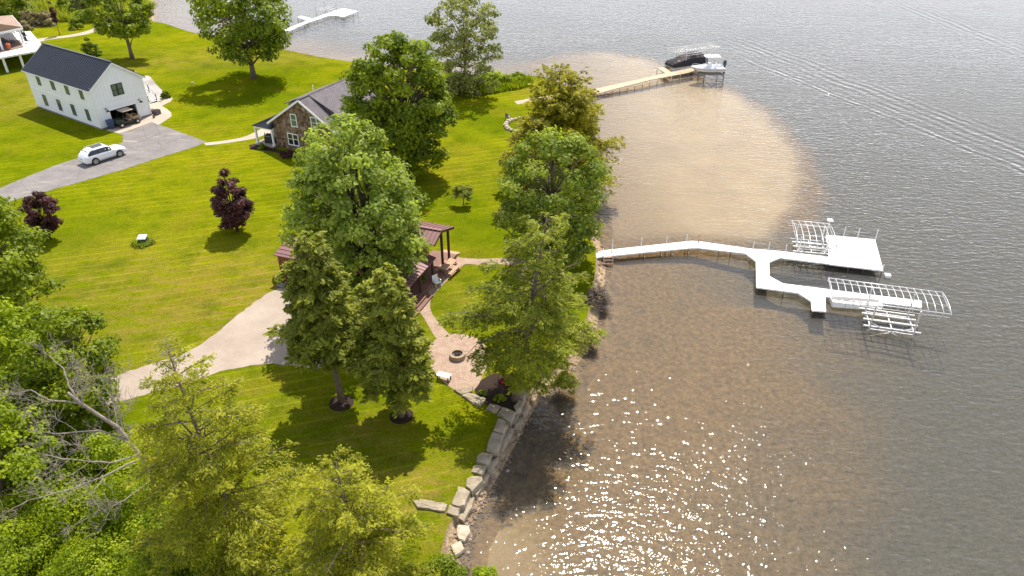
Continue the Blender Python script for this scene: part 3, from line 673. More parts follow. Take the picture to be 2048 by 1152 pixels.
struct(sheet('gravel_drive', ragged(smooth_line(px([(556, 578), (530, 590), (480, 627), (430, 668), (388, 696), (340, 716), (262, 741), (190, 768), (60, 812), (-60, 850)]), 4) + smooth_line(px([(-40, 890), (80, 850), (200, 815), (275, 794), (330, 778), (390, 760), (440, 744), (500, 731), (545, 728), (592, 733), (640, 738)]), 4) + px([(660, 690), (650, 610), (600, 585), (575, 575)]), .08, .3), 0.012, 'pale_gravel'))
struct(sheet('brick_patio', smooth_line(px([(855, 702), (864, 685), (884, 673), (915, 668), (950, 675), (972, 694), (978, 716), (968, 745), (952, 776), (926, 786), (897, 772), (872, 748), (858, 724)]), 4, True), 0.016, 'brick_paving'))
path('brick_path', [(912, 512), (925, 516), (960, 518), (1000, 517), (1060, 518), (1120, 521)], [(895, 540), (930, 529), (960, 530), (1000, 529), (1060, 531), (1120, 534)], 0.020, 'brick_paving')
struct(sheet('brick_walk', smooth_line(px([(905, 515), (868, 560), (838, 598), (818, 628)]), 4) + smooth_line(px([(838, 622), (850, 640), (866, 668), (884, 692)]), 4) + smooth_line(px([(910, 680), (890, 660), (873, 640), (862, 622), (862, 600), (882, 574), (912, 544), (930, 528)]), 4), 0.024, 'brick_paving'))
struct(sheet('mulch_bed', smooth_line(px([(950, 775), (985, 748), (1030, 752), (1046, 775), (1036, 815), (1012, 836), (985, 818), (962, 800)]), 4, True), 0.014, 'dark_mulch'))
for (x, y, rr_) in ((683, 806, .85), (803, 832, .8)):
    c = G(x, y); struct(sheet('mulch_ring', [(c.x + rr_ * math.cos(k * .33), c.y + rr_ * math.sin(k * .33)) for k in range(19)], 0.014, 'dark_mulch'))
path('flower_bed', [(498, 290), (520, 288), (560, 300), (620, 320)], [(500, 299), (540, 303), (590, 316), (620, 330)], 0.012, 'dark_mulch')

struct(sheet('gravel_bed', smooth_line(px([(284, 158), (298, 152), (312, 168), (326, 182), (340, 190), (330, 199), (312, 203.5), (292, 204)]), 3, True), 0.010, 'grey_gravel'))
# ---------------------------------------------------------------- white barn with garage
def window(parent, frame_boxes, pane_box, fm='black_frame', pm='screen_glass'):
    f = MB()
    for b in frame_boxes: f.box(*b)
    fo = f.build('window', fm, parent); p = MB(); p.box(*pane_box); p.build('pane', pm, fo); return fo
def barn():
    W, Ln, E, RZ = 7.1, 16.3, 5.35, 7.9
    root = thing('white_barn', 'two storey white board and batten barn with black metal roof and open garage door', 'barn', G(204, 260), R(55.5))
    m = MB(); t = .2; dx0, dx1, dh = 1.65, 5.3, 2.08
    m.box(0, dx0, 0, t, 0, dh); m.box(dx1, W, 0, t, 0, dh); m.box(0, W, 0, t, dh, E); m.box(0, W, Ln - t, Ln, 0, E)
    m.box(0, t, t, Ln - t, 0, E); m.box(W - t, W, t, Ln - t, 0, E)
    for y0 in (0, Ln - t): m.poly_y([(0, E), (W, E), (W / 2, RZ - .1)], y0, y0 + t)
    def zt(x): return E + (RZ - .1 - E) * (1 - abs(x - W / 2) / (W / 2)) - .06
    k = .3
    while k < W:
        z0 = dh + .12 if dx0 - .1 < k < dx1 + .1 else .25
        m.box(k - .025, k + .025, -.022, 0, z0, zt(k)); k += .41
    k = .3
    while k < Ln: m.box(-.022, 0, k - .025, k + .025, .25, E - .1); m.box(W, W + .022, k - .025, k + .025, .25, E - .1); k += .41
    m.build('wall', 'white_siding', root)
    m = MB()
    for z in (2.72,): m.box(-.035, W + .035, -.04, -.001, z, z + .2); m.box(-.04, -.001, -.04, Ln, z, z + .2)
    for x in (-.04, W - .14): m.box(x, x + .18, -.05, .0, .2, E + (.12 if x > 0 else .12))
    m.box(-.05, 0, -.05, .14, .2, E); m.box(-.05, 0, Ln - .14, Ln, .2, E)
    m.box(dx0 - .16, dx0, -.05, 0, 0, dh); m.box(dx1, dx1 + .16, -.05, 0, 0, dh); m.box(dx0 - .16, dx1 + .16, -.05, 0, dh, dh + .18)
    m.build('trim', 'white_trim', root)
    m = MB(); m.box(-.012, 0, 0, Ln, 0, .2); m.box(0, dx0 - .17, -.012, 0, 0, .2); m.box(dx1 + .17, W, -.012, 0, 0, .2); m.build('foundation', 'grey_board', root)
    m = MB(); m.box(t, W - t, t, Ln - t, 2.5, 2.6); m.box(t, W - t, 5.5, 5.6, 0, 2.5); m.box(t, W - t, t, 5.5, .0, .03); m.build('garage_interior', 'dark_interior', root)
    m = MB(); oh, ov = .34, .30; sl = (RZ - E) / (W / 2)
    for s in (0, 1):
        xe = -oh if s == 0 else W + oh; ze = E - oh * sl + .1; xr = W / 2; zr = RZ + .1
        m.slab((xe, -ov, ze), (xr, -ov, zr), (xr, Ln + ov, zr), (xe, Ln + ov, ze), .10)
        y = -ov + .03
        while y <= Ln + ov: m.bar((xe, y, ze + .025), (xr, y, zr + .025), .035, .05); y += .47
    m.bar((W / 2, -ov - .01, RZ + .13), (W / 2, Ln + ov + .01, RZ + .13), .26, .07)
    m.build('roof', 'black_metal_roof', root)
    m = MB()
    for s in (0, 1):
        xe = -oh if s == 0 else W + oh; ze = E - oh * sl - .05; m.bar((xe, -ov + .02, ze), (W / 2, -ov + .02, RZ - .06), .05, .16); m.bar((xe, -ov, ze + .04), (xe, Ln + ov, ze + .04), .05, .12)
    m.build('fascia', 'white_trim', root)
    for yc in (2.4, 5.95, 9.5, 13.2):
        for z0, z1 in ((3.62, 5.1), (.8, 2.3)):
            y0, y1 = yc - .43, yc + .43
            window(root, [(-.06, .0, y0, y0 + .07, z0, z1), (-.06, 0, y1 - .07, y1, z0, z1), (-.06, 0, y0 + .07, y1 - .07, z0, z0 + .07), (-.06, 0, y0 + .07, y1 - .07, z1 - .07, z1), (-.05, 0, y0 + .07, y1 - .07, (z0 + z1) / 2 - .035, (z0 + z1) / 2 + .035)], (-.03, -.024, y0 + .07, y1 - .07, z0 + .07, z1 - .07))
    x0, x1, z0, z1 = 2.73, 4.22, 3.7, 5.2; xm = (x0 + x1) / 2
    window(root, [(x0, x0 + .09, -.07, 0, z0, z1), (x1 - .09, x1, -.07, 0, z0, z1), (x0 + .09, x1 - .09, -.07, 0, z0, z0 + .09), (x0 + .09, x1 - .09, -.07, 0, z1 - .09, z1), (xm - .09, xm + .09, -.066, 0, z0 + .09, z1 - .09), (x0 + .09, xm - .09, -.05, 0, 4.42, 4.48), (xm + .09, x1 - .09, -.05, 0, 4.42, 4.48)], (x0 + .09, x1 - .09, -.03, -.024, z0 + .09, z1 - .09))
    for x in (1.22, 5.86):
        m = MB(); m.tube([(x, 0, 2.42), (x, -.18, 2.62), (x, -.42, 2.60), (x, -.5, 2.42)], .025, 6); m.cyl((x, -.5), .25, .06, 2.22, 2.42, 14); m.box(x - .07, x + .07, -.05, -.024, 2.32, 2.5); m.build('wall_lamp', 'black_frame', root, True)
    m = MB(); n = 14; zt_ = 2.9; xa, xb = 9.7, 10.95; ys = 4.6
    for i in range(n): y = ys + .28 * i; m.box(xa, xb, y, y + .30, zt_ * (i + 1) / n - .05, zt_ * (i + 1) / n)
    ye = ys + .28 * n; m.box(W + .02, xb, ye + .01, ye + 1.6, zt_ - .1, zt_ + .01)
    for x in (xa - .03, xb + .03): m.bar((x, ys - .05, -.05), (x, ye, zt_ - .15), .06, .3)
    for x, y in ((xb - .06, ye + .1), (xb - .06, ye + 1.5), (xa, ye + 1.5), (8.4, ye + .1), (8.4, ye + 1.5)): m.box(x - .06, x + .06, y - .06, y + .06, 0, zt_ - .1)
    m.build('staircase', 'white_deck', root)
    m = MB()
    for x in (xa + .02, xb - .02):
        for i in (0, 5, 10, 14.2): y = ys + .05 + .28 * i; z = zt_ * min(i + .7, n) / n; m.box(x - .045, x + .045, y - .045, y + .045, z - .1, z + 1.0)
        for hh in (.35, .65, .97): m.bar((x, ys, zt_ * .05 + hh), (x, ye, zt_ * .98 + hh), .022 if hh < .9 else .05)
    for x, y in ((xb - .02, ye + 1.55), (xa + .3, ye + 1.55), (8.4, ye + 1.55), (W + .1, ye + 1.55), (8.4, ye + .06), (W + .1, ye + .06)): m.box(x - .045, x + .045, y - .045, y + .045, zt_, zt_ + 1.0)
    for hh in (.35, .65, .97): w_ = .022 if hh < .9 else .05; m.bar((xb - .02, ye, zt_ + hh), (xb - .02, ye + 1.57, zt_ + hh), w_); m.bar((xb - .02, ye + 1.55, zt_ + hh), (W, ye + 1.55, zt_ + hh), w_); m.bar((xa, ye + .06, zt_ + hh), (W, ye + .06, zt_ + hh), w_)
    m.build('stair_railing', 'black_frame', root)
    m = MB(); m.box(W, W + .05, ye + .2, ye + 1.15, zt_ + .02, zt_ + 2.05); d = m.build('door', 'black_frame', root); m = MB(); m.box(W + .05, W + .056, ye + .34, ye + 1.0, zt_ + 1.0, zt_ + 1.9); m.build('pane', 'screen_glass', d)
barn()
# ---------------------------------------------------------------- stone cottage
def cottage():
    root = thing('stone_cottage', 'fieldstone cottage with grey shingle gable roof, shed dormers and a small corner porch', 'cottage', G(553, 293), R(-25))
    x0, x1, xr, zr, Ln = .1, 9.2, 4.7, 6.55, 10.4; ze = 3.05; xl, xrr = -.6, 9.8
    s = (zr - ze) / (xr - xl)
    def rz(x): return zr - abs(x - xr) * s
    m = MB(); m.poly_y([(x0, 0), (x1, 0), (x1, rz(x1) - .12), (xr, zr - .12), (x0, rz(x0) - .12)], 0, .3)
    m.poly_y([(x0, 0), (x1, 0), (x1, rz(x1) - .12), (xr, zr - .12), (x0, rz(x0) - .12)], Ln - .3, Ln); m.box(x0, x0 + .3, .3, Ln - .3, 0, rz(x0) - .15); m.box(x1 - .3, x1, .3, Ln - .3, 0, rz(x1) - .15)
    m.build('wall', 'fieldstone', root)
    m = MB(); y0, y1 = -.22, Ln + .4
    m.slab((xl, y0, ze), (xr, y0, zr), (xr, y1, zr), (xl, y1, ze), .12); m.slab((xr, y0, zr), (xrr, y0, rz(xrr)), (xrr, y1, rz(xrr)), (xr, y1, zr), .12)
    m.bar((xr, y0, zr + .02), (xr, y1, zr + .02), .3, .05)
    ro = m.build('roof', 'grey_shingle', root)
    m = MB(); m.slab((xr + .02, 1.7, zr + .05), (8.6, 1.7, 4.75), (8.6, y1 + .1, 4.75), (xr + .02, y1 + .1, zr + .05), .10)
    m.slab((.6, 1.9, 4.95), (xr - .02, 1.9, zr + .05), (xr - .02, 8.6, zr + .05), (.6, 8.6, 4.95), .10); m.build('dormer_roof', 'grey_shingle', root)
    m = MB()
    m.poly_y([(5.2, rz(5.2)), (8.2, rz(8.2)), (8.2, 4.75)], 2.0, 2.15); m.poly_y([(5.2, rz(5.2)), (8.2, rz(8.2)), (8.2, 4.75)], Ln - .2, Ln - .05); m.box(8.1, 8.2, 2.15, Ln - .2, rz(8.2), 4.75)
    m.poly_y([(3.6, rz(3.6)), (1.0, rz(1.0)), (1.0, 4.9)], 2.2, 2.35); m.poly_y([(3.6, rz(3.6)), (1.0, rz(1.0)), (1.0, 4.9)], 8.2, 8.35); m.box(1.0, 1.1, 2.35, 8.2, rz(1.0), 4.95); m.build('dormer_wall', 'grey_board', root)
    m = MB(); m.bar((xl, y0 - .03, ze - .12), (xr, y0 - .03, zr - .12), .05, .24); m.bar((xr, y0 - .03, zr - .12), (xrr, y0 - .03, rz(xrr) - .12), .05, .24); m.bar((xrr + .02, y0, rz(xrr) - .1), (xrr + .02, y1, rz(xrr) - .1), .05, .2); m.bar((8.62, 1.7, 4.65), (8.62, y1 + .1, 4.65), .04, .14); m.build('fascia', 'white_trim', root)
    for (a, b, c, d, nv) in ((3.0, 3.92, 3.15, 4.62, 0), (6.0, 6.9, 3.25, 4.68, 0), (2.08, 3.72, .72, 2.12, 1)):
        mz = (c + d) / 2; fb = [(a, a + .1, -.07, 0, c, d), (b - .1, b, -.07, 0, c, d), (a + .1, b - .1, -.07, 0, d - .1, d), (a - .06, b + .06, -.1, 0, c - .1, c), (a + .1, b - .1, -.05, 0, mz - .03, mz + .03)]
        if nv: fb.append(((a + b) / 2 - .06, (a + b) / 2 + .06, -.06, 0, c, d - .1))
        window(root, fb, (a + .1, b - .1, -.03, -.024, c, d - .1), 'white_trim', 'screen_glass' if not nv else 'car_glass')
    # porch
    m = MB(); P = [(-2.85, -.55, 2.45), (.25, -.55, 2.45), (.1, 1.5, 3.15), (-1.0, 1.5, 3.15)]
    m.slab(*P, .08); m.slab((-2.85, -.55, 2.45), (-1.0, 1.5, 3.15), (-1.0, 5.5, 3.15), (-2.85, 6.0, 2.45), .08); m.slab((-1.0, 1.5, 3.15), (.1, 1.5, 3.15), (.1, 5.5, 3.15), (-1.0, 5.5, 3.15), .06)
    for k in range(8):
        u = k / 7; m.bar((-2.8 + 3.0 * u, -.52, 2.48), (-1.0 + 1.1 * u, 1.48, 3.18), .03, .04)
    m.build('porch_roof', 'black_metal_roof', root)
    m = MB(); m.bar((-2.7, -.4, 2.3), (.15, -.4, 2.3), .14, .2); m.bar((-2.7, -.4, 2.3), (-2.7, 5.8, 2.3), .14, .2); m.build('porch_beam', 'white_trim', root)
    for (x, y) in ((-2.55, -.35), (.02, -.35), (-2.55, 2.6), (-2.55, 5.6)):
        m = MB(); m.box(x - .1, x + .1, y - .1, y + .1, .2, 2.25); m.box(x - .14, x + .14, y - .14, y + .14, .2, .38); m.build('porch_post', 'white_trim', root)
    m = MB(); m.box(-2.8, .09, -.6, 6, 0, .22); m.build('porch_floor', 'pale_concrete', root)
    m = MB(); m.tube([(3.2, 4.5, 5.6), (3.2, 4.5, 6.75)], .06, 8); m.build('vent_pipe', 'white_trim', root)
cottage()
def at(root_xy, rz, x, y): c, s_ = math.cos(rz), math.sin(rz); return (root_xy[0] + x * c - y * s_, root_xy[1] + x * s_ + y * c)
def grill(p, rz, label):
    t = thing('grill', label, 'grill', p, rz)
    m = MB(); m.box(-.65, .65, -.28, .28, .1, .8); m.build('cabinet', 'black_plastic', t)
    m = MB(); m.poly_x([(-.3, .8), (.3, .8), (.3, 1.0), (.18, 1.17), (-.1, 1.2), (-.27, 1.05)], -.42, .42); m.build('lid', 'black_plastic', t)
    m = MB(); m.tube([(-.3, -.36, .98), (.3, -.36, .98)], .02, 6); m.build('handle', 'alloy', t)
    for x in (-.55, .55): m = MB(); m.tube([(x, -.3, .08), (x, .3, .08)], .08, 10); m.build('wheel', 'rubber', t)
pb = G(553, 293); q = at(pb, R(-25), -1.0, .2); grill((*q, .22), R(-20), 'black covered barbecue grill under the stone cottage porch')
def patio_chair(name, p, rz, label, mat, cat='chair', group=None, seat='cedar_plank'):
    t = thing(name, label, cat, p, rz, group)
    m = MB(); m.box(-.28, .28, -.26, .26, .36, .41); m.build('seat', mat, t)
    m = MB()
    for k in range(5): m.box(-.28 + .115 * k, -.19 + .115 * k, .24, .28, .41, .98)
    b = m.build('backrest', mat, t)
    for x in (-.26, .26):
        m = MB(); m.box(x - .025, x + .025, -.26, -.21, 0, .6); m.build('leg', mat, t)
        m = MB(); m.box(x - .025, x + .025, .21, .26, 0, .6); m.build('leg', mat, t)
        m = MB(); m.box(x - .04, x + .04, -.28, .26, .6, .635); m.build('armrest', mat, t)
    return t
q = at(pb, R(-25), -1.9, .7); patio_chair('porch_chair', (*q, .22), R(100), 'reddish wooden chair beside the grill on the cottage porch', 'cedar_plank')
# ---------------------------------------------------------------- neighbouring house at the far left
def farhouse():
    root = thing('lake_house', 'pale house at the edge of the lawn with tan hip roof and raised white deck', 'house', G(0, 100))
    o = Vector(root.location)
    L = lambda x, y, h: G(x, y, h) - o
    dk = 2.5
    m = MB(); m.prism([tuple(L(*p, dk)[:2]) for p in ((60, 62), (81, 86), (71, 102), (0, 115), (-70, 127), (-70, 75))], dk - .25, dk); m.build('deck', 'white_deck', root)
    m = MB(); m.prism([tuple(L(*p, dk)[:2]) for p in ((40, 80), (48, 95), (0, 106), (-70, 118), (-70, 85))], dk + .001, dk + .02); m.build('porch_floor', 'brown_deck', root)
    hz = 5.1
    E1 = L(44, 54, hz); E0 = L(-90, 82, hz); E2 = L(24, 30, hz); E3 = L(-90, 40, hz); P0 = L(-12, 46, 6.9); P1 = L(-90, 52, 6.9)
    m = MB(); m.add([E1, E0, P1, P0, E2, E3], [(0, 3, 2, 1), (0, 4, 3), (4, 5, 2, 3)]); ro = m.build('roof', 'tan_shingle', root); ro.modifiers.new('thick', 'SOLIDIFY').thickness = .15
    m = MB(); m.bar(E1 - Vector((0, 0, .2)), E0 - Vector((0, 0, .2)), .12, .34); m.bar(E1 - Vector((0, 0, .2)), E2 - Vector((0, 0, .2)), .12, .34); m.build('beam', 'white_trim', root)
    for (x, y) in ((6, 100), (47, 86), (30, 66), (-40, 108)):
        b = L(x, y, dk); m = MB(); m.box(b.x - .12, b.x + .12, b.y - .12, b.y + .12, dk, hz - .2); m.build('porch_post', 'white_trim', root)
    for (x, y) in ((69, 101), (38, 107), (4, 113), (-35, 120), (78, 87)):
        b = L(x, y, dk); m = MB(); m.box(b.x - .13, b.x + .13, b.y - .13, b.y + .13, 0, dk - .25); m.build('deck_post', 'white_trim', root)
    w0 = L(-8, 72, dk); m = MB(); w1 = L(36, 62, dk)
    m.bar(w0 + Vector((0, 0, 1.3)), w1 + Vector((0, 0, 1.3)), .2, 2.6); w2 = L(-90, 90, dk); m.bar(w0 + Vector((0, 0, 1.3)), w2 + Vector((0, 0, 1.3)), .2, 2.6)
    c0, c1 = L(50, 75, 0), L(-90, 100, 0); m.bar(c0 + Vector((0, 0, 1.1)), c1 + Vector((0, 0, 1.1)), .2, 2.2); m.build('wall', 'white_siding', root)
    m = MB(); a = w0.lerp(w1, .35); b = w0.lerp(w1, .75); off = (w1 - w0).cross(Vector((0, 0, 1))).normalized() * .11; m.bar(a + off + Vector((0, 0, 1.2)), b + off + Vector((0, 0, 1.2)), .06, 1.7); wn = m.build('window', 'black_frame', root); m = MB(); m.bar(a.lerp(b, .08) + off * 1.35 + Vector((0, 0, 1.2)), a.lerp(b, .92) + off * 1.35 + Vector((0, 0, 1.2)), .03, 1.5); m.build('pane', 'car_glass', wn)
    for k, (x, y) in enumerate(((16, 92), (26, 88), (10, 87))): patio_chair('deck_chair', G(x, y, dk + .02), .6 + k * 1.4, ('black deck chair nearest the house door', 'black deck chair between the porch post and potted flowers', 'black deck chair by the house wall')[k], 'black_plastic', group='black chairs on the raised deck')
    for k, (x, y) in enumerate(((52, 76), (56, 86), (48, 73))): patio_chair('deck_chair', G(x, y, dk), 1.2 + k * .2, ('black lounge chair in the middle of the open white deck', 'black lounge chair nearest the white deck corner', 'black lounge chair farthest back on the white deck')[k], 'black_plastic', group='black chairs on the raised deck')
    p = G(19, 99, dk + .02); t = thing('flower_pot', 'orange red potted flowers on the brown porch floor', 'flower pot', p)
    m = MB(); m.cyl((0, 0), .22, .3, 0, .5, 12); m.build('pot', 'terracotta', t); m = MB(); m.ball((0, 0, .7), .35, 6, 9, rng=random.Random(3), rough=.2); m.build('flowers', 'seat_red', t)
    p = G(25, 116); t = thing('grill_cart', 'dark cart with boxes stored below the raised deck', 'cart', p, .3); m = MB(); m.box(-.9, .9, -.4, .4, .25, 1.0); m.build('box', 'black_plastic', t)
    for x in (-.7, .7): m = MB(); m.tube([(x, -.42, .2), (x, .42, .2)], .2, 12); m.build('wheel', 'rubber', t)
farhouse()
# ---------------------------------------------------------------- cabin
CO = Vector((-5.18, 57.35, 0)); CA = R(-110)     # local x runs along the deck front towards the camera, local -y points inland
def cabin():
    root = thing('wood_cabin', 'brown wooden cabin with red metal roof and plank deck below the tall green tree', 'cabin', CO, CA)
    # local: +x runs along the deck front, +y points to the lake
    x0, x1, y0, y1 = 0.9, 8.0, -8.4, -2.2; xr, zr = 3.3, 4.5; xe0, xe1, ze = .8, 8.6, 2.55
    sl = (zr - ze) / (xe1 - xr); zs = lambda x: zr - (x - xr) * sl if x > xr else zr - (xr - x) * .34
    m = MB(); pts = [(x0, 0), (x1, 0), (x1, zs(x1) - .14), (xr, zr - .15), (x0, zs(x0) - .14)]
    m.poly_y(pts, y0, y0 + .2); m.poly_y(pts, y1 - .2, y1); m.box(x0, x0 + .2, y0 + .2, y1 - .2, 0, zs(x0) - .2); m.box(x1 - .2, x1, y0 + .2, y1 - .2, 0, zs(x1) - .2)
    m.build('wall', 'log_wall', root)
    m = MB(); ax0, ax1, ay0 = 6.3, 8.5, -12.7
    m.poly_y([(ax0, 0), (ax1, 0), (ax1, 2.4), (ax0, 2.85)], ay0, y0)
    k = ay0 + .2
    while k < y0: m.box(ax1, ax1 + .035, k - .05, k + .05, .05, 2.3); k += .38
    m.build('annex_wall', 'log_wall', root)
    m = MB(); m.slab((ax0 - .2, ay0 - .2, 2.98), (ax1 + .2, ay0 - .2, 2.46), (ax1 + .2, y0 - .02, 2.46), (ax0 - .2, y0 - .02, 2.98), .08)
    for q in range(5): x = ax0 + .1 + q * .5; z = 2.98 - (x - ax0 + .2) * .2 + .02; m.bar((x, ay0 - .2, z), (x, y0 - .02, z), .03, .045)
    m.build('annex_roof', 'red_metal_roof', root)
    m = MB(); ya, yb, yc = y0 - .3, .38, y1 + .5; xp = 4.85
    m.slab((xr, ya, zr), (xe1, ya, ze), (xe1, yc, ze), (xr, yc, zr), .08); m.slab((xr, yc, zr), (xp, yc, zs(xp)), (xp, yb, zs(xp)), (xr, yb, zr), .08)
    m.slab((xr, ya, zr), (xe0, ya, zs(xe0)), (xe0, yb, zs(xe0)), (xr, yb, zr), .08)
    y = ya + .02
    while y < yb + .02:
        xe = xe1 if y < yc else xp
        m.bar((xr, y, zr + .02), (xe, y, zs(xe) + .02), .03, .05); m.bar((xr, y, zr + .02), (xe0, y, zs(xe0) + .02), .03, .05); y += .42
    m.bar((xr, ya, zr + .04), (xr, yb, zr + .04), .26, .05); m.build('roof', 'red_metal_roof', root)
    m = MB()
    for a, b in ((xe0, xr), (xr, xp)): m.bar((a, yb + .03, zs(a) - .1), (b, yb + .03, zs(b) - .1), .05, .2)
    m.bar((xe0 - .03, ya, zs(xe0) - .1), (xe0 - .03, yb, zs(xe0) - .1), .05, .16); m.build('fascia', 'dark_stain', root)
    m = MB(); m.slab((4.3, y1 - .05, 2.95), (9.4, y1 - .05, 2.95), (9.4, .25, 2.4), (4.3, .25, 2.4), .1)
    for k in range(12): m.bar((4.35 + k * .45, y1 - .05, 2.97), (4.35 + k * .45, .25, 2.42), .03, .05)
    m.build('porch_roof', 'red_metal_roof', root)
    for (x, y, z) in ((.95, -.15, zs(.95) - .1), (2.3, -.15, zs(2.3) - .15), (4.55, -.05, 2.3), (6.9, -.05, 2.3), (9.2, -.05, 2.3)):
        m = MB(); m.box(x - .09, x + .09, y - .09, y + .09, .45, z); m.build('porch_post', 'dark_stain', root)
    m = MB(); m.bar((4.4, -.05, 2.22), (9.3, -.05, 2.22), .14, .16); m.build('porch_beam', 'dark_stain', root)
    m = MB(); m.box(.1, 10.9, y1, .2, .1, .45)
    m.build('deck', 'deck_board', root)
    for k in range(3): m = MB(); m.box(.1 - .33 * (k + 1), .1 - .33 * k - .01, -1.5, .1, .02, .36 - .12 * k); m.build('step', 'cedar_plank', root)
    for k in range(2): m = MB(); m.box(6.6, 11.0, .21 + .36 * k, .55 + .36 * k, .02, .33 - .15 * k); m.build('step', 'deck_board', root)
    m = MB(); m.box(3.0, 3.9, y1, y1 + .05, .46, 2.45); d = m.build('door', 'dark_stain', root); m = MB(); m.box(3.12, 3.78, y1 + .05, y1 + .056, 1.3, 2.3); m.build('pane', 'car_glass', d)
    m = MB(); m.box(1.3, 2.6, y1, y1 + .06, 1.2, 2.4); d = m.build('window', 'dark_stain', root); m = MB(); m.box(1.4, 2.5, y1 + .06, y1 + .066, 1.3, 2.3); m.build('pane', 'car_glass', d)
    m = MB(); m.box(ax1 + .04, ax1 + 1.3, ay0 + .4, ay0 + 2.6, .02, .2); m.build('stoop', 'grey_board', root)
cabin()
def cab(x, y): return at(CO, CA, x, y)
# ---------------------------------------------------------------- parked car
def suv():
    a = G(192, 329); b = G(241, 313); rz = math.atan2(b.y - a.y, b.x - a.x); mid = (a + b) / 2; c = mid + Vector((-math.sin(rz), math.cos(rz), 0)) * .86
    root = thing('parked_car', 'white estate SUV parked on the asphalt driveway', 'car', (c.x, c.y, .012), rz)
    # stations: x, half width, floor, belt, top, half width at top
    S = [(-2.53, .70, .50, .74, .80, .60), (-2.48, .86, .36, .86, .92, .74), (-2.38, .94, .30, 1.00, 1.08, .78), (-2.22, .97, .28, 1.06, 1.28, .74), (-1.98, .985, .27, 1.08, 1.55, .66), (-1.65, .985, .27, 1.08, 1.68, .62), (-1.0, .985, .27, 1.07, 1.735, .63), (-.2, .985, .27, 1.06, 1.74, .63), (.35, .985, .27, 1.04, 1.69, .61), (.62, .985, .27, 1.03, 1.58, .62), (1.05, .985, .27, 1.02, 1.25, .70), (1.22, .985, .27, 1.01, 1.10, .76), (1.7, .98, .28, .98, 1.06, .74), (2.15, .95, .30, .90, .98, .70), (2.38, .89, .34, .78, .86, .64), (2.50, .74, .42, .64, .70, .56)]
    m = MB(); k = 14; vs = []
    for (x, w_, zb, bl, tp, wt) in S:
        h = [(0, zb), (w_ * .86, zb), (w_ * .98, zb + .10), (w_, (zb + bl) * .52), (w_ * .985, bl - .05), (w_ * .95, bl), (wt + (w_ - wt) * .10, tp - .05 if tp - bl > .2 else tp - .02), (wt * .82, tp), (0, tp + .02)]
        ring = [(x, y, z) for y, z in h] + [(x, -y, z) for y, z in h[-2:0:-1]]; k = len(ring); vs += ring
    fs = [(i * k + j, (i + 1) * k + j, (i + 1) * k + (j + 1) % k, i * k + (j + 1) % k) for i in range(len(S) - 1) for j in range(k)]
    n = len(S); fs += [tuple(range(k)), tuple(range((n - 1) * k, n * k))[::-1]]
    m.add(vs, fs); m.build('body', 'white_paint', root, True)
    def side(x):
        for i in range(len(S) - 1):
            if S[i][0] <= x <= S[i + 1][0]:
                t = (x - S[i][0]) / (S[i + 1][0] - S[i][0]); return [S[i][q] * (1 - t) + S[i + 1][q] * t for q in range(6)]
    def gpt(x, f, s):
        _, w_, zb, bl, tp, wt = side(x); y0, z0 = w_ * .95, bl; y1, z1 = wt + (w_ - wt) * .10, tp - .05
        return (x, s * (y0 + (y1 - y0) * f + .012), z0 + (z1 - z0) * f)
    for s in (-1, 1):
        m = MB(); xs = [-2.02, -1.65, -1.0, -.2, .35, .62, 1.0]
        for i in range(len(xs) - 1):
            lo, hi = .10, .88; f = lambda x: hi if -1.7 < x < .7 else .62
            q = [gpt(xs[i], lo, s), gpt(xs[i + 1], lo, s), gpt(xs[i + 1], f(xs[i + 1]) if xs[i + 1] < .9 else .5, s), gpt(xs[i], f(xs[i]), s)]; m.add(q, [(0, 1, 2, 3)] if s < 0 else [(3, 2, 1, 0)])
        m.build('side_window', 'car_glass', root)
        for xp in (-.82, .22):
            m = MB(); m.bar(gpt(xp, .08, s), gpt(xp, .9, s), .012, .08); m.build('pillar', 'black_plastic', root)
        m = MB(); m.box(-2.44, -2.2, s * .74 - .13, s * .74 + .13, .90, 1.0); m.build('tail_light', 'red_lamp', root)
        m = MB(); m.box(2.22, 2.43, s * .70 - .16, s * .70 + .16, .70, .80); m.build('headlight', 'alloy', root)
        m = MB(); m.bar((.78, s * .98, 1.06), (.78, s * 1.13, 1.10), .16, .14); m.build('mirror', 'white_paint', root)
        m = MB(); m.tube([(-1.6, s * .60, 1.74), (-1.5, s * .62, 1.80), (.2, s * .60, 1.80), (.35, s * .58, 1.74)], .022, 6); m.build('roof_rail', 'alloy', root)
        m = MB(); m.box(-1.05, 1.12, s * .975 - .012, s * .975 + .012, .28, .40); m.build('sill', 'hull_grey', root)
        for x in (-1.47, 1.47):
            m = MB(); m.tube([(x, s * .955, .40), (x, s * .992, .40)], .45, 26); m.build('wheel_arch', 'black_plastic', root)
            wl = bpy.data.objects.new('wheel', None); C.objects.link(wl); wl.parent = root; wl.location = (x, s * .90, .37)
            m = MB(); m.tube([(0, -.12, 0), (0, -.115, 0), (0, .115, 0), (0, .12, 0)], [.33, .37, .37, .33], 24); m.build('tyre', 'rubber', wl, True)
            m = MB(); m.ring((0, 0), .215, .262, .118, .132, 24)
            for q in range(5): a = q * 1.2566 + .3; m.bar((0, 0, .127), (.22 * math.cos(a), .22 * math.sin(a), .127), .085, .014)
            m.v = [(x_, s * z_, y_) for x_, y_, z_ in m.v]
            m.build('rim', 'alloy', wl)
    m = MB(); m.add([(-2.245, -.68, 1.13), (-2.245, .68, 1.13), (-1.90, .56, 1.62), (-1.90, -.56, 1.62)], [(0, 3, 2, 1)]); m.v = [(x - .02, y, z + .02) for x, y, z in m.v]; m.build('rear_window', 'car_glass', root)
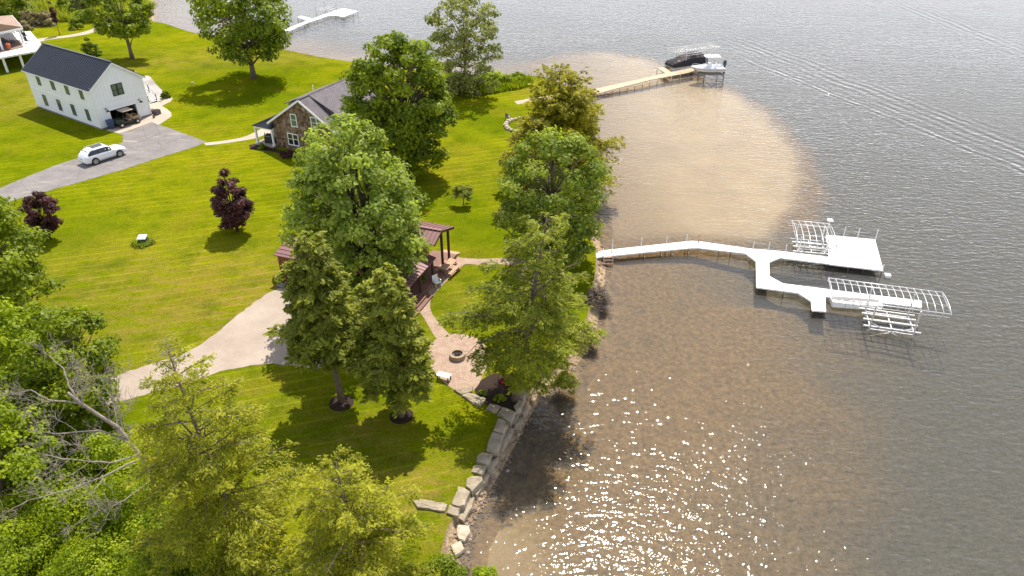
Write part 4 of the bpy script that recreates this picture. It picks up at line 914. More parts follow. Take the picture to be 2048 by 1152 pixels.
    m = MB(); m.add([(1.13, -.72, 1.18), (1.13, .72, 1.18), (.44, .56, 1.675), (.44, -.56, 1.675)], [(0, 1, 2, 3)]); m.v = [(x + .025, y, z + .025) for x, y, z in m.v]; m.build('windshield', 'car_glass', root)
    m = MB(); m.box(-1.15, .15, -.46, .46, 1.755, 1.768); m.build('sunroof', 'car_glass', root)
    m = MB(); m.box(-2.55, -2.50, -.26, .26, .70, .82); m.build('number_plate', 'hull_grey', root)
    m = MB(); m.box(-2.52, -2.40, -.78, .78, .34, .44); m.build('rear_bumper', 'hull_grey', root)
    m = MB(); m.box(2.43, 2.50, -.34, .34, .46, .70); m.build('grille', 'black_plastic', root)
suv()
# ---------------------------------------------------------------- things around the barn
def utility_cart():
    bo = G(204, 260); q = at(bo, R(55.5), 3.05, -.75)
    root = thing('utility_cart', 'green off road utility cart with tan roof and seats in the garage mouth', 'utility vehicle', (*q, .02), R(55.5 + 180))   # +x = forward, along the wall to the left
    m = MB(); m.box(-1.5, 1.45, -.7, .7, .38, .62); m.box(.55, 1.5, -.66, .66, .62, .98); m.poly_y([(1.5, .62), (1.62, .55), (1.62, .75), (1.5, .96)], -.6, .6); m.build('body', 'camo_green', root, bevel=.05)
    m = MB(); m.box(-1.65, -.62, -.70, .70, .66, .74)
    for s in (-.7, .64): m.box(-1.65, -.62, s, s + .06, .74, .98)
    m.box(-1.65, -1.59, -.64, .64, .74, .98); m.build('cargo_bed', 'tan_vinyl', root)
    for y in (-.62, .06): m = MB(); m.box(-.55, -.02, y, y + .56, .62, .80); m.box(-.62, -.48, y, y + .56, .8, 1.3); m.build('seat', 'tan_vinyl', root, bevel=.05)
    m = MB()
    for y in (-.66, .66): m.tube([(.85, y, .9), (.35, y, 1.85), (-.75, y, 1.88), (-.85, y, .7)], .03, 6)
    m.build('roll_cage', 'black_frame', root, True)
    m = MB(); m.box(-.95, .55, -.74, .74, 1.89, 1.95); m.build('canopy', 'tan_canopy', root, bevel=.03)
    m = MB(); m.tube([(.55, .3, .95), (.28, .3, 1.12)], .03, 6); a = Vector((.28, .3, 1.12)); m.tube([a + Vector((.1 * math.cos(t * .6), .18 * math.sin(t * .6), .16 * math.cos(t * .6))) for t in range(11)], .02, 5); m.build('steering_wheel', 'black_plastic', root)
    for x in (-1.1, 1.1):
        for s in (-1, 1):
            m = MB(); m.tube([(x, s * .62, .34), (x, s * .65, .34), (x, s * .85, .34), (x, s * .88, .34)], [.28, .34, .34, .28], 18); wl = m.build('wheel', 'rubber', root, True)
            m = MB(); m.tube([(x, s * .882, .34), (x, s * .892, .34)], .16, 14); m.build('rim', 'alloy', wl)
utility_cart()
bo = G(204, 260)
q = at(bo, R(55.5), 1.0, -.62); t = thing('trash_bin', 'dark blue wheeled trash bin at the barn corner', 'trash bin', (*q, .02), R(50))
m = MB(); m.add([(-.3, -.3, .12), (.3, -.3, .12), (.3, .3, .12), (-.3, .3, .12), (-.36, -.38, 1.05), (.36, -.38, 1.05), (.36, .38, 1.05), (-.36, .38, 1.05)], [(0, 3, 2, 1), (4, 5, 6, 7), (0, 1, 5, 4), (1, 2, 6, 5), (2, 3, 7, 6), (3, 0, 4, 7)]); m.build('body', 'blue_bin_plastic', t)
m = MB(); m.slab((-.4, -.42, 1.06), (.4, -.42, 1.06), (.4, .42, 1.15), (-.4, .42, 1.15), .05); m.build('lid', 'blue_bin_plastic', t)
for x in (-.3, .3): m = MB(); m.tube([(x - .04, .3, .13), (x + .04, .3, .13)], .13, 12); m.build('wheel', 'rubber', t)
c = G(314.5, 229); t = thing('planter', 'dark square planter crate on the concrete apron beside the barn door', 'planter', (c.x, c.y, .02), R(70))
m = MB(); m.box(-.42, .42, -.34, .34, 0, .62); m.build('box', 'planter_box', t); m = MB(); m.box(-.36, .36, -.28, .28, .621, .64); m.build('soil', 'dark_mulch', t)
c = G(308, 236); t = thing('tool_caddy', 'small dark tool caddy on the ground beside the planter crate', 'caddy', (c.x, c.y, .02), .4); m = MB(); m.box(-.12, .12, -.1, .1, 0, .22); m.build('box', 'black_plastic', t); m = MB(); m.tube([(-.1, 0, .22), (-.1, 0, .36), (.1, 0, .36), (.1, 0, .22)], .015, 5); m.build('handle', 'black_plastic', t)
q = at(bo, R(55.5), 8.1, .55); 
t = thing('storage_bench', 'dark storage bench at the foot of the barn stairs', 'bench', (*at(bo, R(55.5), 7.55, .5), .02), R(55)); m = MB(); m.box(-.3, .3, -.25, .25, 0, .5); m.build('box', 'black_plastic', t); m = MB(); m.box(-.33, .33, -.28, .28, .5, .55); m.build('lid', 'planter_box', t)
# utility box in its round bed
c = G(288, 487); t = thing('utility_box', 'green utility cabinet with pale top in a round bed on the lawn', 'utility box', c, R(4))
m = MB(); m.box(-.34, .34, -.28, .28, 0, .62); m.build('cabinet', 'utility_green', t); m = MB(); m.slab((-.40, -.36, .64), (.40, -.36, .64), (.40, .34, .80), (-.40, .34, .80), .05); m.build('lid', 'utility_top', t)
c = G(385, 167); t = thing('septic_lid', 'round pale septic lid standing in the lawn', 'septic lid', c); m = MB(); m.cyl((0, 0), .26, .24, 0, .16, 18); m.cyl((0, 0), .20, .10, .16, .22, 18); m.build('cover', 'pale_concrete', t, True)
# ---------------------------------------------------------------- picnic table, chairs, fire pit
a, b = G(883, 541, .74), G(909, 517, .74); d = (b - a); rz = math.atan2(d.y, d.x); c = (a + b) / 2
t = thing('picnic_table', 'reddish wooden picnic table with attached benches on the brick paving', 'picnic table', (c.x, c.y, .026), rz)
m = MB()
for i in range(5): m.box(-1.0, 1.0, -.39 + .158 * i, -.39 + .158 * i + .145, .72, .76)
m.build('table_top', 'cedar_plank', t)
for s in (-1, 1):
    m = MB()
    for i in range(2): y = s * .68 + (i - 1) * .15; m.box(-1.0, 1.0, y, y + .138, .42, .46)
    m.build('bench', 'cedar_plank', t)
for x in (-.7, .7):
    m = MB(); m.bar((x, -.68, .4), (x, .68, .4), .05, .12); m.bar((x, -.33, .69), (x, .33, .69), .05, .07); m.build('crossbar', 'cedar_plank', t)
    for s in (-1, 1): m = MB(); m.bar((x + .052, s * .28, .70), (x + .052, s * .62, 0), .05, .1); m.build('leg', 'cedar_plank', t)
c = G(874, 572); patio_chair('lounge_chair', (c.x, c.y, .03), R(40), 'pale folding chair on the brick strip beside the cabin deck', 'white_trim')
c = G(915, 714); t = thing('fire_pit', 'round block fire pit with grey ash on the brick patio', 'fire pit', (c.x, c.y, .018))
m = MB(); rng = random.Random(5)
for lv in range(3):
    for k in range(18):
        a0 = 6.283 * (k + .5 * (lv % 2)) / 18; a1 = a0 + 6.283 / 18 * .94; ri, ro = .40, .60 + rng.uniform(-.012, .012); z0, z1 = lv * .115, lv * .115 + .108
        pts = [(ri * math.cos(a0), ri * math.sin(a0)), (ro * math.cos(a0), ro * math.sin(a0)), (ro * math.cos(a1), ro * math.sin(a1)), (ri * math.cos(a1), ri * math.sin(a1))]; m.prism(pts, z0, z1)
m.build('block_ring', 'firepit_block', t); m = MB(); m.cyl((0, 0), .41, .40, .0, .17, 20); m.build('ash_bed', 'ash', t)
m = MB()
for k in range(9): a0 = k * 2.4; m.tube([(-.22 * math.cos(a0), -.22 * math.sin(a0), .2 + .008 * k), (.24 * math.cos(a0 + .3), .24 * math.sin(a0 + .3), .21 + .012 * k)], .035, 6)
m.build('charred_wood', 'charred', t)
c = G(888, 759); t = thing('slatted_bench', 'white slatted bench on the lower edge of the brick patio', 'bench', (c.x, c.y, .018), R(-22))
m = MB()
for i in range(6): m.box(-.5, .5, -.24 + .085 * i, -.24 + .085 * i + .062, .40, .43)
m.build('seat', 'white_trim', t)
for x in (-.42, .42):
    for y in (-.2, .2): m = MB(); m.box(x - .035, x + .035, y - .035, y + .035, 0, .4); m.build('leg', 'black_frame', t)
# stone ring with chairs by the shore
c = G(1045, 252); t = thing('stone_ring', 'ring of pale boulders around a small fire ring on the grass near the tan dock', 'stone ring', (c.x, c.y, .0)); rng = random.Random(2); m = MB()
for k in range(22): a0 = 6.283 * k / 22; m.ball((2.2 * math.cos(a0), 2.6 * math.sin(a0), .14), rng.uniform(.24, .40), 5, 7, (1, 1, .7), rng, .18)
m.build('boulders', 'white_stone', t); m = MB(); m.ring((0, 0), .35, .55, 0, .3, 16); m.build('fire_ring', 'firepit_block', t)
for k, (x, y, a0, lb) in enumerate(((1016, 240, 2.4, 'grey chair standing at the back of the pale boulder ring'), (1062, 268, 5.2, 'grey chair standing at the front of the pale boulder ring'))): p = G(x, y); patio_chair('garden_chair', (p.x, p.y, .02), a0, lb, 'grey_board')
# ---------------------------------------------------------------- limestone wall along the shore
def zz(X, Y): return (800 + X / 2.25, 640 + Y / 2.25)
INNER = [
 ([(50, 806), (90, 803), (150, 812), (220, 826), (206, 862), (150, 852), (78, 842)], 'long narrow limestone slab lying on the lawn at the lower end of the wall'),
 ([(221, 830), (268, 845), (262, 884), (208, 866)], 'short square limestone block at the corner where the wall turns'),
 ([(262, 745), (292, 750), (318, 770), (290, 832), (262, 840), (230, 830)], 'big flat limestone slab just above the corner block'),
 ([(322, 700), (375, 703), (372, 722), (326, 768), (293, 745), (300, 712)], 'wedge shaped limestone slab, second above the corner block'),
 ([(346, 648), (386, 658), (370, 696), (322, 680), (328, 660)], 'small pale limestone slab, third above the corner block'),
 ([(366, 592), (416, 602), (396, 652), (342, 640), (348, 612)], 'rounded limestone slab, fourth above the corner block'),
 ([(414, 500), (466, 512), (442, 596), (384, 588)], 'long shaded limestone slab, fifth above the corner block'),
 ([(440, 440), (482, 452), (468, 508), (420, 498)], 'tall shaded limestone slab beside the mulch bed tip'),
 ([(456, 388), (522, 410), (500, 460), (437, 425)], 'broad grey limestone slab below the flower bed'),
 ([(402, 374), (455, 388), (436, 420), (386, 400)], 'grey limestone slab left of the broad slab below the flower bed'),
 ([(274, 336), (308, 324), (390, 350), (362, 386), (330, 372)], 'rugged pale limestone slab in the light on the lawn edge'),
 ([(240, 312), (330, 296), (326, 322), (275, 334)], 'low limestone slab nearest the brick patio'),
 ([(552, 308), (572, 312), (556, 360), (528, 350)], 'yellowish limestone block right of the leaning hemlock trunk'),
 ([(534, 358), (556, 366), (546, 396), (522, 408), (510, 384)], 'pale limestone block just below the hemlock trunk')]
OUTER = [
 ([(318, 790), (338, 792), (324, 842), (284, 908), (256, 890), (272, 850)], 'long limestone slab at the water side of the corner block'),
 ([(352, 738), (378, 742), (342, 790), (318, 778)], 'lower limestone slab beside the big flat slab'),
 ([(386, 688), (402, 692), (384, 736), (362, 738)], 'narrow lower limestone slab beside the wedge shaped slab'),
 ([(404, 636), (440, 612), (446, 622), (412, 682), (386, 688)], 'lower limestone slab beside the small pale slab'),
 ([(482, 476), (512, 482), (506, 508), (452, 592), (440, 572), (462, 520)], 'long lower limestone slab in the hemlock shade'),
 ([(516, 420), (538, 428), (520, 472), (490, 462)], 'square lower limestone block at the hemlock shade edge'),
 ([(534, 440), (554, 446), (544, 482), (516, 478)], 'brown lower limestone block touching the water under the hemlock'),
 ([(548, 384), (572, 380), (578, 410), (556, 424), (536, 412)], 'knobbly limestone block at the waterline near the hemlock trunk'),
 ([(250, 916), (308, 920), (316, 958), (292, 994), (262, 984)], 'flat sandy rock just below the corner of the wall'),
 ([(230, 1012), (272, 990), (292, 1030), (248, 1062)], 'flat sandy rock at the water edge below the wall')]
def rock(name, pts, z0, z1, label, seed, group, mat='limestone'):
    import bmesh
    rng = random.Random(seed); P = px([zz(*p) for p in pts], z1); cx = sum(p[0] for p in P) / len(P); cy = sum(p[1] for p in P) / len(P)
    den = []
    for i in range(len(P)):
        a_, b_ = P[i], P[(i + 1) % len(P)]; L_ = math.hypot(b_[0] - a_[0], b_[1] - a_[1]); k = max(1, int(L_ / .28))
        for j in range(k): t_ = j / k; den.append((a_[0] + (b_[0] - a_[0]) * t_ - cx + rng.uniform(-.025, .025), a_[1] + (b_[1] - a_[1]) * t_ - cy + rng.uniform(-.025, .025)))
    if sum(den[i][0] * den[(i + 1) % len(den)][1] - den[(i + 1) % len(den)][0] * den[i][1] for i in range(len(den))) < 0: den = den[::-1]
    den = [(x * .955, y * .955) for x, y in den]
    m = MB(); n = len(den); rings = [(1.0, z0), (1.02, z0 + (z1 - z0) * .45), (1.0, z1 - .06), (.95, z1), (.55, z1 + .02)]; vs = []
    for s_, z in rings: vs += [(x * s_ + rng.uniform(-.03, .03) * (s_ > .9), y * s_ + rng.uniform(-.03, .03) * (s_ > .9), z + rng.uniform(-.025, .025)) for x, y in den]
    fs = [(r_ * n + i, r_ * n + (i + 1) % n, (r_ + 1) * n + (i + 1) % n, (r_ + 1) * n + i) for r_ in range(len(rings) - 1) for i in range(n)] + [tuple(range(4 * n, 5 * n))]
    m.add(vs, fs); o = m.build(name, mat, None, False); o.location = (cx, cy, 0); tag(o, label, 'boulder', group); return o
for i, (p, lb) in enumerate(INNER): rock('limestone_slab', p, -.5, (.14, .16, .20, .17, .12, .16, .14, .18, .15, .12)[i] if i < 10 else .16, lb, i + 1, 'limestone slabs of the shore wall')
for i, (p, lb) in enumerate(OUTER): rock('limestone_slab', p, -1.0, -.24 if i < 8 else -.42, lb, i + 40, 'limestone slabs of the shore wall', 'limestone' if i < 8 else 'white_stone')
def pebbles():
    rng = random.Random(9); m = MB(); n0 = len(SH)
    idx = [i for i in range(n0) if 9 < SH[i][1] < 75 and SH[i][0] > -8]
    for k in range(1150):
        i = rng.choice(idx); y_ = SH[i][1]; dense = y_ < 37
        if not dense and rng.random() < .5: continue
        d_ = rng.uniform(.35, 1.6) if dense else rng.uniform(.1, 1.4); f_ = rng.random()
        p = SH[i] + SN[i] * d_ + (SH[min(i + 1, n0 - 1)] - SH[i]) * f_; z = np.interp(d_, [0, .15, .55, 1.15, 2.4], [0, -.4, -.6, -.78, -1.0])
        m.ball((p[0], p[1], z + .03), rng.uniform(.04, .115) * (1.7 if rng.random() < .08 else 1), 4, 6, (1, rng.uniform(.7, 1), .6), rng, .2)
    o = m.build('shoreline_stones', 'pebble', None, False); o['kind'] = 'stuff'
pebbles()
# ---------------------------------------------------------------- docks and lifts
DZ = -0.15
def z4(X, Y): return (1160 + X / 2.695, 400 + Y / 2.695)
def dock(name, label, decks, posts, mat, legs, post_h=1.0, post_mat='aluminium'):
    c = G(*decks[0][0], DZ); root = thing(name, label, 'dock', (c.x, c.y, 0))
    o = Vector((c.x, c.y, 0))
    for k, d_ in enumerate(decks):
        P = [(x - o.x, y - o.y) for x, y in px(d_, DZ)]; m = MB(); m.prism(P, DZ - .12, DZ); dk = m.build('deck', mat, root)
    for (x, y, hh) in posts:
        p = G(x, y, DZ) - o; m = MB(); m.tube([(p.x, p.y, -2.2), (p.x, p.y, DZ + hh)], .045, 8); m.build('post', post_mat, root, True)
    for (x, y) in legs:
        p = G(x, y, DZ) - o; m = MB(); m.tube([(p.x, p.y, -2.2), (p.x, p.y, DZ - .1)], .04, 6); m.build('leg', 'rusty_steel', root)
    return root, o
main = [z4(*p) for p in ((84, 288), (120, 272), (360, 246), (600, 220), (640, 222), (920, 262), (1080, 275), (1340, 306), (1345, 345), (1080, 311), (1020, 335), (1022, 410), (1095, 450), (1340, 480), (1322, 520), (1328, 600), (1250, 595), (1245, 545), (1175, 500), (950, 470), (948, 330), (890, 287), (640, 258), (600, 258), (360, 280), (120, 305), (85, 310))]
plat = [z4(*p) for p in ((1325, 188), (1590, 212), (1636, 380), (1346, 346), (1341, 306))]
ext = [z4(*p) for p in ((1341, 481), (1540, 506), (1530, 545), (1324, 520))]
ext2 = [z4(*p) for p in ((1541, 507), (1840, 542), (1842, 580), (1690, 560), (1531, 546))]
droot, do = dock('white_dock', 'long white aluminium dock with side arm and square swim platform', [main, plat, ext, ext2], [(z4(172, 286)[0], z4(172, 268)[1], 1.05)] + [(*z4(x, y), h_) for x, y, h_ in ((328, 249, .85), (465, 235, .8), (573, 224, .75), (932, 263, .75), (1015, 269, .75), (1107, 279, .75), (1420, 195, .95), (1495, 202, 1.0), (1592, 213, 1.05), (1632, 372, .45))], 'white_deck', [z4(*p) for p in ((345, 281), (435, 273), (492, 268), (585, 259), (750, 270), (813, 279), (960, 468), (1100, 488), (1255, 592), (1322, 597), (1200, 322), (1450, 356), (1530, 366), (1630, 378))])
p = G(*z4(640, 222), DZ) - do; m = MB(); m.bar((p.x, p.y, DZ - .5), (p.x, p.y, DZ + .8), .12); m.build('post', 'cedar_plank', droot)
# slanted bracing pipes under the walkway edge
for x, y in ((345, 283), (437, 275), (494, 269), (583, 261)):
    p = G(*z4(x, y), DZ - .1) - do; m = MB(); m.tube([(p.x - .1, p.y + .1, DZ - .1), (p.x + .22, p.y - .28, -1.0)], .03, 6); m.build('brace', 'aluminium', droot, True)
# swim ladder
c = G(*z4(148, 303), DZ); t = thing('swim_ladder', 'metal swim ladder hanging off the shore end of the white dock', 'ladder', (c.x, c.y, 0), R(4))
for x in (-.42, .42): m = MB(); m.tube([(x, .12, DZ + .0), (x, .1, DZ + .75), (x, -.25, DZ + .65), (x, -.75, -1.25)], .03, 6); m.build('rail', 'aluminium', t, True)
for k in range(4): m = MB(); f_ = .32 + .2 * k; y_ = -.25 - .5 * f_; z_ = DZ + .62 - f_ * 1.5; m.box(-.42, .42, y_ - .14, y_ + .06, z_, z_ + .05); m.build('step', 'cedar_plank', t)
def lift(name, label, A, B, D, hc, nrib, cradle, crad_h, peak=.55, posts=True, bunks=2, group='metal boat lifts at the docks', canopy=True):
    """A far-left, B far-right, D near-left corners of the canopy at height hc (photo pixels)"""
    a, b, d_ = G(*A, hc), G(*B, hc), G(*D, hc); c = a.copy(); c.z = 0; rz = math.atan2(b.y - a.y, b.x - a.x); L_ = (b - a).length
    nv = Vector((-math.sin(rz), math.cos(rz), 0)); Wd = -(d_ - a).dot(nv)       # near side at local y = -Wd
    root = thing(name, label, 'boat lift', c, rz, group)
    if canopy:
        m = MB(); r_ = .035
        for y in (0, -Wd): m.bar((0, y, hc), (L_, y, hc), .07)
        for y in (-.02, -Wd + .02): m.bar((0, y, hc - .32), (L_, y, hc - .32), .045)
        for y in (-Wd * .3, -Wd * .7): m.bar((0, y, hc + peak * .8), (L_, y, hc + peak * .8), .035)
        for x in (0, L_): m.bar((x, 0, hc), (x, -Wd, hc), .06)
        for k in range(nrib):
            x = L_ * k / (nrib - 1); m.tube([(x, 0, hc - .3), (x, -.02, hc + .05), (x, -Wd * .28, hc + peak * .86), (x, -Wd * .5, hc + peak), (x, -Wd * .72, hc + peak * .86), (x, -Wd + .02, hc + .05), (x, -Wd, hc - .3)], r_ * .75, 6)
        m.build('canopy_frame', 'aluminium', root, True)
    x0, x1, y0, y1 = cradle
    for x in (x0, x1):
        for y in (y0, y1):
            m = MB(); m.bar((x, y, -2.3), (x, y, (hc if canopy else crad_h + 1.0)), .10); m.build('post', 'aluminium', root)
    m = MB()
    for y in (y0, y1): m.bar((x0 - .5, y, crad_h - .35), (x1 + .5, y, crad_h - .35), .09, .12); m.bar((x0, y, -.45), (x1, y, -.45), .07)
    for x in (x0, x1, (x0 + x1) / 2): m.bar((x, y0, crad_h - .36), (x, y1, crad_h - .36), .08)
    m.bar((x0, y0, -1.2), (x1, y0, crad_h), .045); m.bar((x1, y0, -1.2), (x0, y0, crad_h), .045); m.build('cradle', 'aluminium', root)
    for k in range(bunks):
        y = y0 + (y1 - y0) * (k + 1) / (bunks + 1); m = MB(); m.box(x0 - .4, x1 + .4, y - .07, y + .07, crad_h - .3, crad_h - .2); m.build('bunk', 'aluminium', root)
    return root, L_, Wd
r1, L1, W1 = lift('boat_lift', 'small white boat lift with ribbed canopy frame beside the swim platform', z4(1141, 110), z4(1340, 128), z4(1170, 245), 1.35, 7, (.55, 2.9, -3.3, -.8), .15, .42)
m = MB(); m.bar((L1 - .1, -.6, 0), (L1 - .1, -.6, 2.0), .05); m.box(L1 - .35, L1 + .15, -.85, -.35, 2.0, 2.06); m.build('solar_panel', 'white_trim', r1)
r2, L2, W2 = lift('boat_lift', 'long boat lift with seventeen ribs over the lower dock arm', (1657, 556), (1884, 585), (1662, 597), 1.75, 17, (3.2, 6.4, -3.4, -.9), .15, .24)
c = G(1774, 554, WZ); t = thing('mooring_float', 'small square white float beside the swim platform corner', 'float', c, R(-10)); m = MB(); m.box(-.2, .2, -.2, .2, -.1, .22); m.box(-.24, .24, -.24, .24, .22, .27); m.build('body', 'white_trim', t)
# jet ski port under the long lift
c = G(1712, 598, -.05); t = thing('floating_port', 'white floating watercraft port beneath the long boat lift', 'float', (c.x, c.y, 0), R(-8)); m = MB(); m.box(-2.0, 2.0, -.75, .75, -.62, -.08); m.build('hull', 'white_deck', t, bevel=.1); m = MB(); m.box(-1.8, 1.8, -.22, .22, -.079, -.06); m.build('groove', 'grey_board', t)
def z5(X, Y): return (1300 + X / 11.38, 70 + Y / 11.38)
tan = [(1172, 182), (1300, 153.5), z5(480, 840), z5(880, 762), z5(1000, 740), z5(1010, 815), z5(880, 852), (1300, 159.8), (1187, 188.5), (1176, 188)]
arm = [z5(165, 740), z5(320, 738), z5(478, 838), z5(352, 868)]
leg = [(1195 + 15 * k, 186.6 - 3.28 * k) for k in range(13)]
dock('tan_dock', 'tan wooden dock leading from shore to the moored boats', [tan, arm], [(1343, 152, .3), z5(690, 900) + (.3,)], 'tan_dock', leg + [z5(165, 765), z5(290, 770)])
def z6(X, Y): return (540 + X / 10.24, Y / 10.24)
fl = [z6(*p) for p in ((200, 640), (870, 382), (1180, 270), (1450, 180), (1500, 168), (1800, 230), (1500, 345), (1330, 312), (1180, 325), (800, 452), (370, 640), (200, 705))]
fb = [z6(*p) for p in ((560, 350), (640, 322), (868, 381), (760, 420))]
dock('far_dock', 'white dock beyond the big lawn maple with a wide end platform', [fl, fb], [z6(575, 352) + (.3,)], 'white_deck', [z6(*p) for p in ((1795, 236), (1700, 275), (1500, 345), (1340, 318), (1100, 350), (900, 420), (700, 500), (560, 352), (450, 600))])
lift('boat_lift', 'dark bare boat lift beside the distant white dock', z6(880, 130), z6(1110, 40), z6(1110, 170), .9, 3, (.3, 4.2, -3.2, -.4), .4, .1, canopy=False)
lift('boat_lift', 'canopy lift standing over the covered pontoon boat', (1333, 97), (1413, 87), (1357, 109.5), 2.4, 15, (2.0, 6.2, -2.9, -.2), -.1, .35)
# ---------------------------------------------------------------- boats
def pontoon():
    a, b = G(1346, 139, -.2), G(1404, 131, -.2); rz = math.atan2(b.y - a.y, b.x - a.x); n_ = Vector((-math.sin(rz), math.cos(rz), 0)); L_ = (b - a).length + .3; c = a + n_ * 1.3; c.z = 0
    root = thing('pontoon_boat', 'pontoon boat under a black fitted cover with mesh windows', 'boat', c, rz)
    for y in (-1.0, 1.0): m = MB(); m.tube([(-.3, y, -.25), (.25, y, -.38), (L_ - .3, y, -.38), (L_, y, -.3)], [.06, .32, .32, .25], 14); m.build('pontoon', 'pontoon_metal', root, True)
    m = MB(); m.box(.1, L_ - .1, -1.3, 1.3, -.08, .02); m.build('deck', 'pontoon_metal', root)
    m = MB(); vs = []; K = 11; X = [0, .35, 1.0, 1.8, 2.7, 3.6, 4.5, 5.4, 6.2, 7.0, L_ / 1]
    Hh = [.45, .72, .98, 1.25, 1.55, 1.85, 1.95, 1.85, 1.6, 1.25, .85]; X = [x * L_ / X[-1] for x in X]
    for x, hh in zip(X, Hh):
        w_ = 1.32 if 0 < x < L_ else 1.15
        vs += [(x, -w_, .03), (x, -w_ - .02, .45 * min(1, hh / .8)), (x, -w_ * .88, .62 + (hh - .62) * .35 if hh > .62 else hh * .9), (x, -w_ * .45, hh * .93), (x, 0, hh), (x, w_ * .45, hh * .93), (x, w_ * .88, .62 + (hh - .62) * .35 if hh > .62 else hh * .9), (x, w_ + .02, .45 * min(1, hh / .8)), (x, w_, .03)]
    k = 9; fs = [(i * k + j, (i + 1) * k + j, (i + 1) * k + j + 1, i * k + j + 1) for i in range(K - 1) for j in range(k - 1)] + [tuple(range(k)), tuple(range((K - 1) * k, K * k))[::-1]]
    m.add(vs, fs); cv = m.build('cover', 'boat_cover', root)
    V = [Vector(v) for v in vs]
    for s in (1, 5):
        for i in (2, 3, 4, 6, 7):
            q = [V[i * k + s + 1], V[(i + 1) * k + s + 1], V[(i + 1) * k + s + 2], V[i * k + s + 2]] if s == 1 else [V[i * k + s], V[(i + 1) * k + s], V[(i + 1) * k + s + 1], V[i * k + s + 1]]
            cc = sum(q, Vector()) / 4; q = [cc + (p_ - cc) * .8 + Vector((0, -.02 if s == 1 else .02, .03)) for p_ in q]; m = MB(); m.add(q, [(0, 1, 2, 3)]); m.build('mesh_window', 'boat_window', cv)
    m = MB(); m.box(L_, L_ + .45, -.25, .25, .2, .95); m.box(L_ + .1, L_ + .35, -.1, .1, -.9, .2); m.build('outboard_motor', 'black_plastic', root, bevel=.08)
pontoon()
def motorboat():
    a, b = G(1380, 143, .3), G(1448, 141.5, .3); rz = math.atan2(b.y - a.y, b.x - a.x); L_ = (b - a).length; c = a.copy(); c.z = .15
    n_ = Vector((-math.sin(rz), math.cos(rz), 0)); c = c - n_ * .1
    root = thing('motor_boat', 'white centre console fishing boat raised on a lift beside the tan dock', 'boat', c, rz)
    St = [(0.0, .03, .95, 1.0), (.35, .42, .62, .98), (1.0, .82, .30, .94), (2.0, 1.10, .08, .90), (3.2, 1.22, 0, .86), (4.6, 1.24, -.02, .84), (L_ - .25, 1.2, 0, .84)]
    vs = []; k = 9
    for x, w_, kz, gz in St:
        ch = kz + (gz - kz) * .32
        vs += [(x, -w_, gz), (x, -w_ * .97, gz - .16), (x, -w_ * .82, ch), (x, -w_ * .3, kz + .06), (x, 0, kz), (x, w_ * .3, kz + .06), (x, w_ * .82, ch), (x, w_ * .97, gz - .16), (x, w_, gz)]
    fs = [(i * k + j, i * k + j + 1, (i + 1) * k + j + 1, (i + 1) * k + j) for i in range(len(St) - 1) for j in range(k - 1)] + [tuple(range((len(St) - 1) * k, len(St) * k))]
    m = MB(); m.add(vs, fs); m.build('hull', 'gelcoat', root, True)
    m = MB(); dv = []
    for x, w_, kz, gz in St: dv += [(x, -w_, gz + .01), (x, -w_ * .82 + .02, gz + .02), (x, -w_ * .80 + .02, gz - .32 if x > .9 else gz), (x, w_ * .80 - .02, gz - .32 if x > .9 else gz), (x, w_ * .82 - .02, gz + .02), (x, w_, gz + .01)]
    m.add(dv, [(i * 6 + j, (i + 1) * 6 + j, (i + 1) * 6 + j + 1, i * 6 + j + 1) for i in range(len(St) - 1) for j in range(5)]); m.build('deck', 'gelcoat', root)
    m = MB()
    for i in range(len(St) - 1):
        for s in (-1, 1): m.bar((St[i][0], s * (St[i][1] + .01), St[i][3] - .2), (St[i + 1][0], s * (St[i + 1][1] + .01), St[i + 1][3] - .2), .02, .10)
    m.build('hull_stripe', 'hull_grey', root)
    m = MB(); m.box(2.5, 3.3, -.42, .42, .5, 1.45); m.box(2.05, 2.5, -.34, .34, .5, .92); m.build('console', 'gelcoat', root, bevel=.06)
    m = MB(); m.slab((2.45, -.4, 1.42), (2.45, .4, 1.42), (2.65, .38, 1.85), (2.65, -.38, 1.85), .02); m.build('windscreen', 'car_glass', root)
    m = MB(); m.box(3.7, 4.2, -.45, .45, .5, .98); m.box(4.12, 4.24, -.45, .45, .98, 1.4); m.build('seat', 'gelcoat', root, bevel=.05)
    m = MB(); 
    m.prism([(2.2, -.75), (4.4, -.85), (4.5, -.6), (4.5, .6), (4.4, .85), (2.2, .75), (2.0, .5), (2.0, -.5)], 2.5, 2.58); tt = m.build('hard_top', 'gelcoat', root, bevel=.03)
    m = MB()
    for s in (-1, 1):
        m.tube([(2.6, s * .5, .6), (2.45, s * .6, 2.5)], .025, 6); m.tube([(3.35, s * .5, .6), (4.0, s * .65, 2.5)], .025, 6)
    m.build('top_frame', 'alloy', root, True)
    m = MB(); x = L_ - .2
    m.tube([(x, 0, 1.0), (x + .12, 0, 1.2), (x + .12, 0, 1.7), (x + .02, 0, 1.85)], [.18, .27, .27, .16], 10); m.bar((x + .12, 0, 1.1), (x + .2, 0, -.3), .14, .28); m.build('outboard_motor', 'motor_blue', root, True)
    m = MB(); m.tube([(.15, -.05, 1.0), (.3, -.35, 1.22), (1.1, -.82, 1.2), (2.0, -1.08, .95)], .02, 5); m.tube([(.15, .05, 1.0), (.3, .35, 1.22), (1.1, .82, 1.2), (2.0, 1.08, .95)], .02, 5); m.build('bow_rail', 'alloy', root)
    # lift below it
    lr = thing('boat_lift', 'low steel lift carrying the white fishing boat', 'boat lift', (c.x, c.y, 0), rz, 'metal boat lifts at the docks')
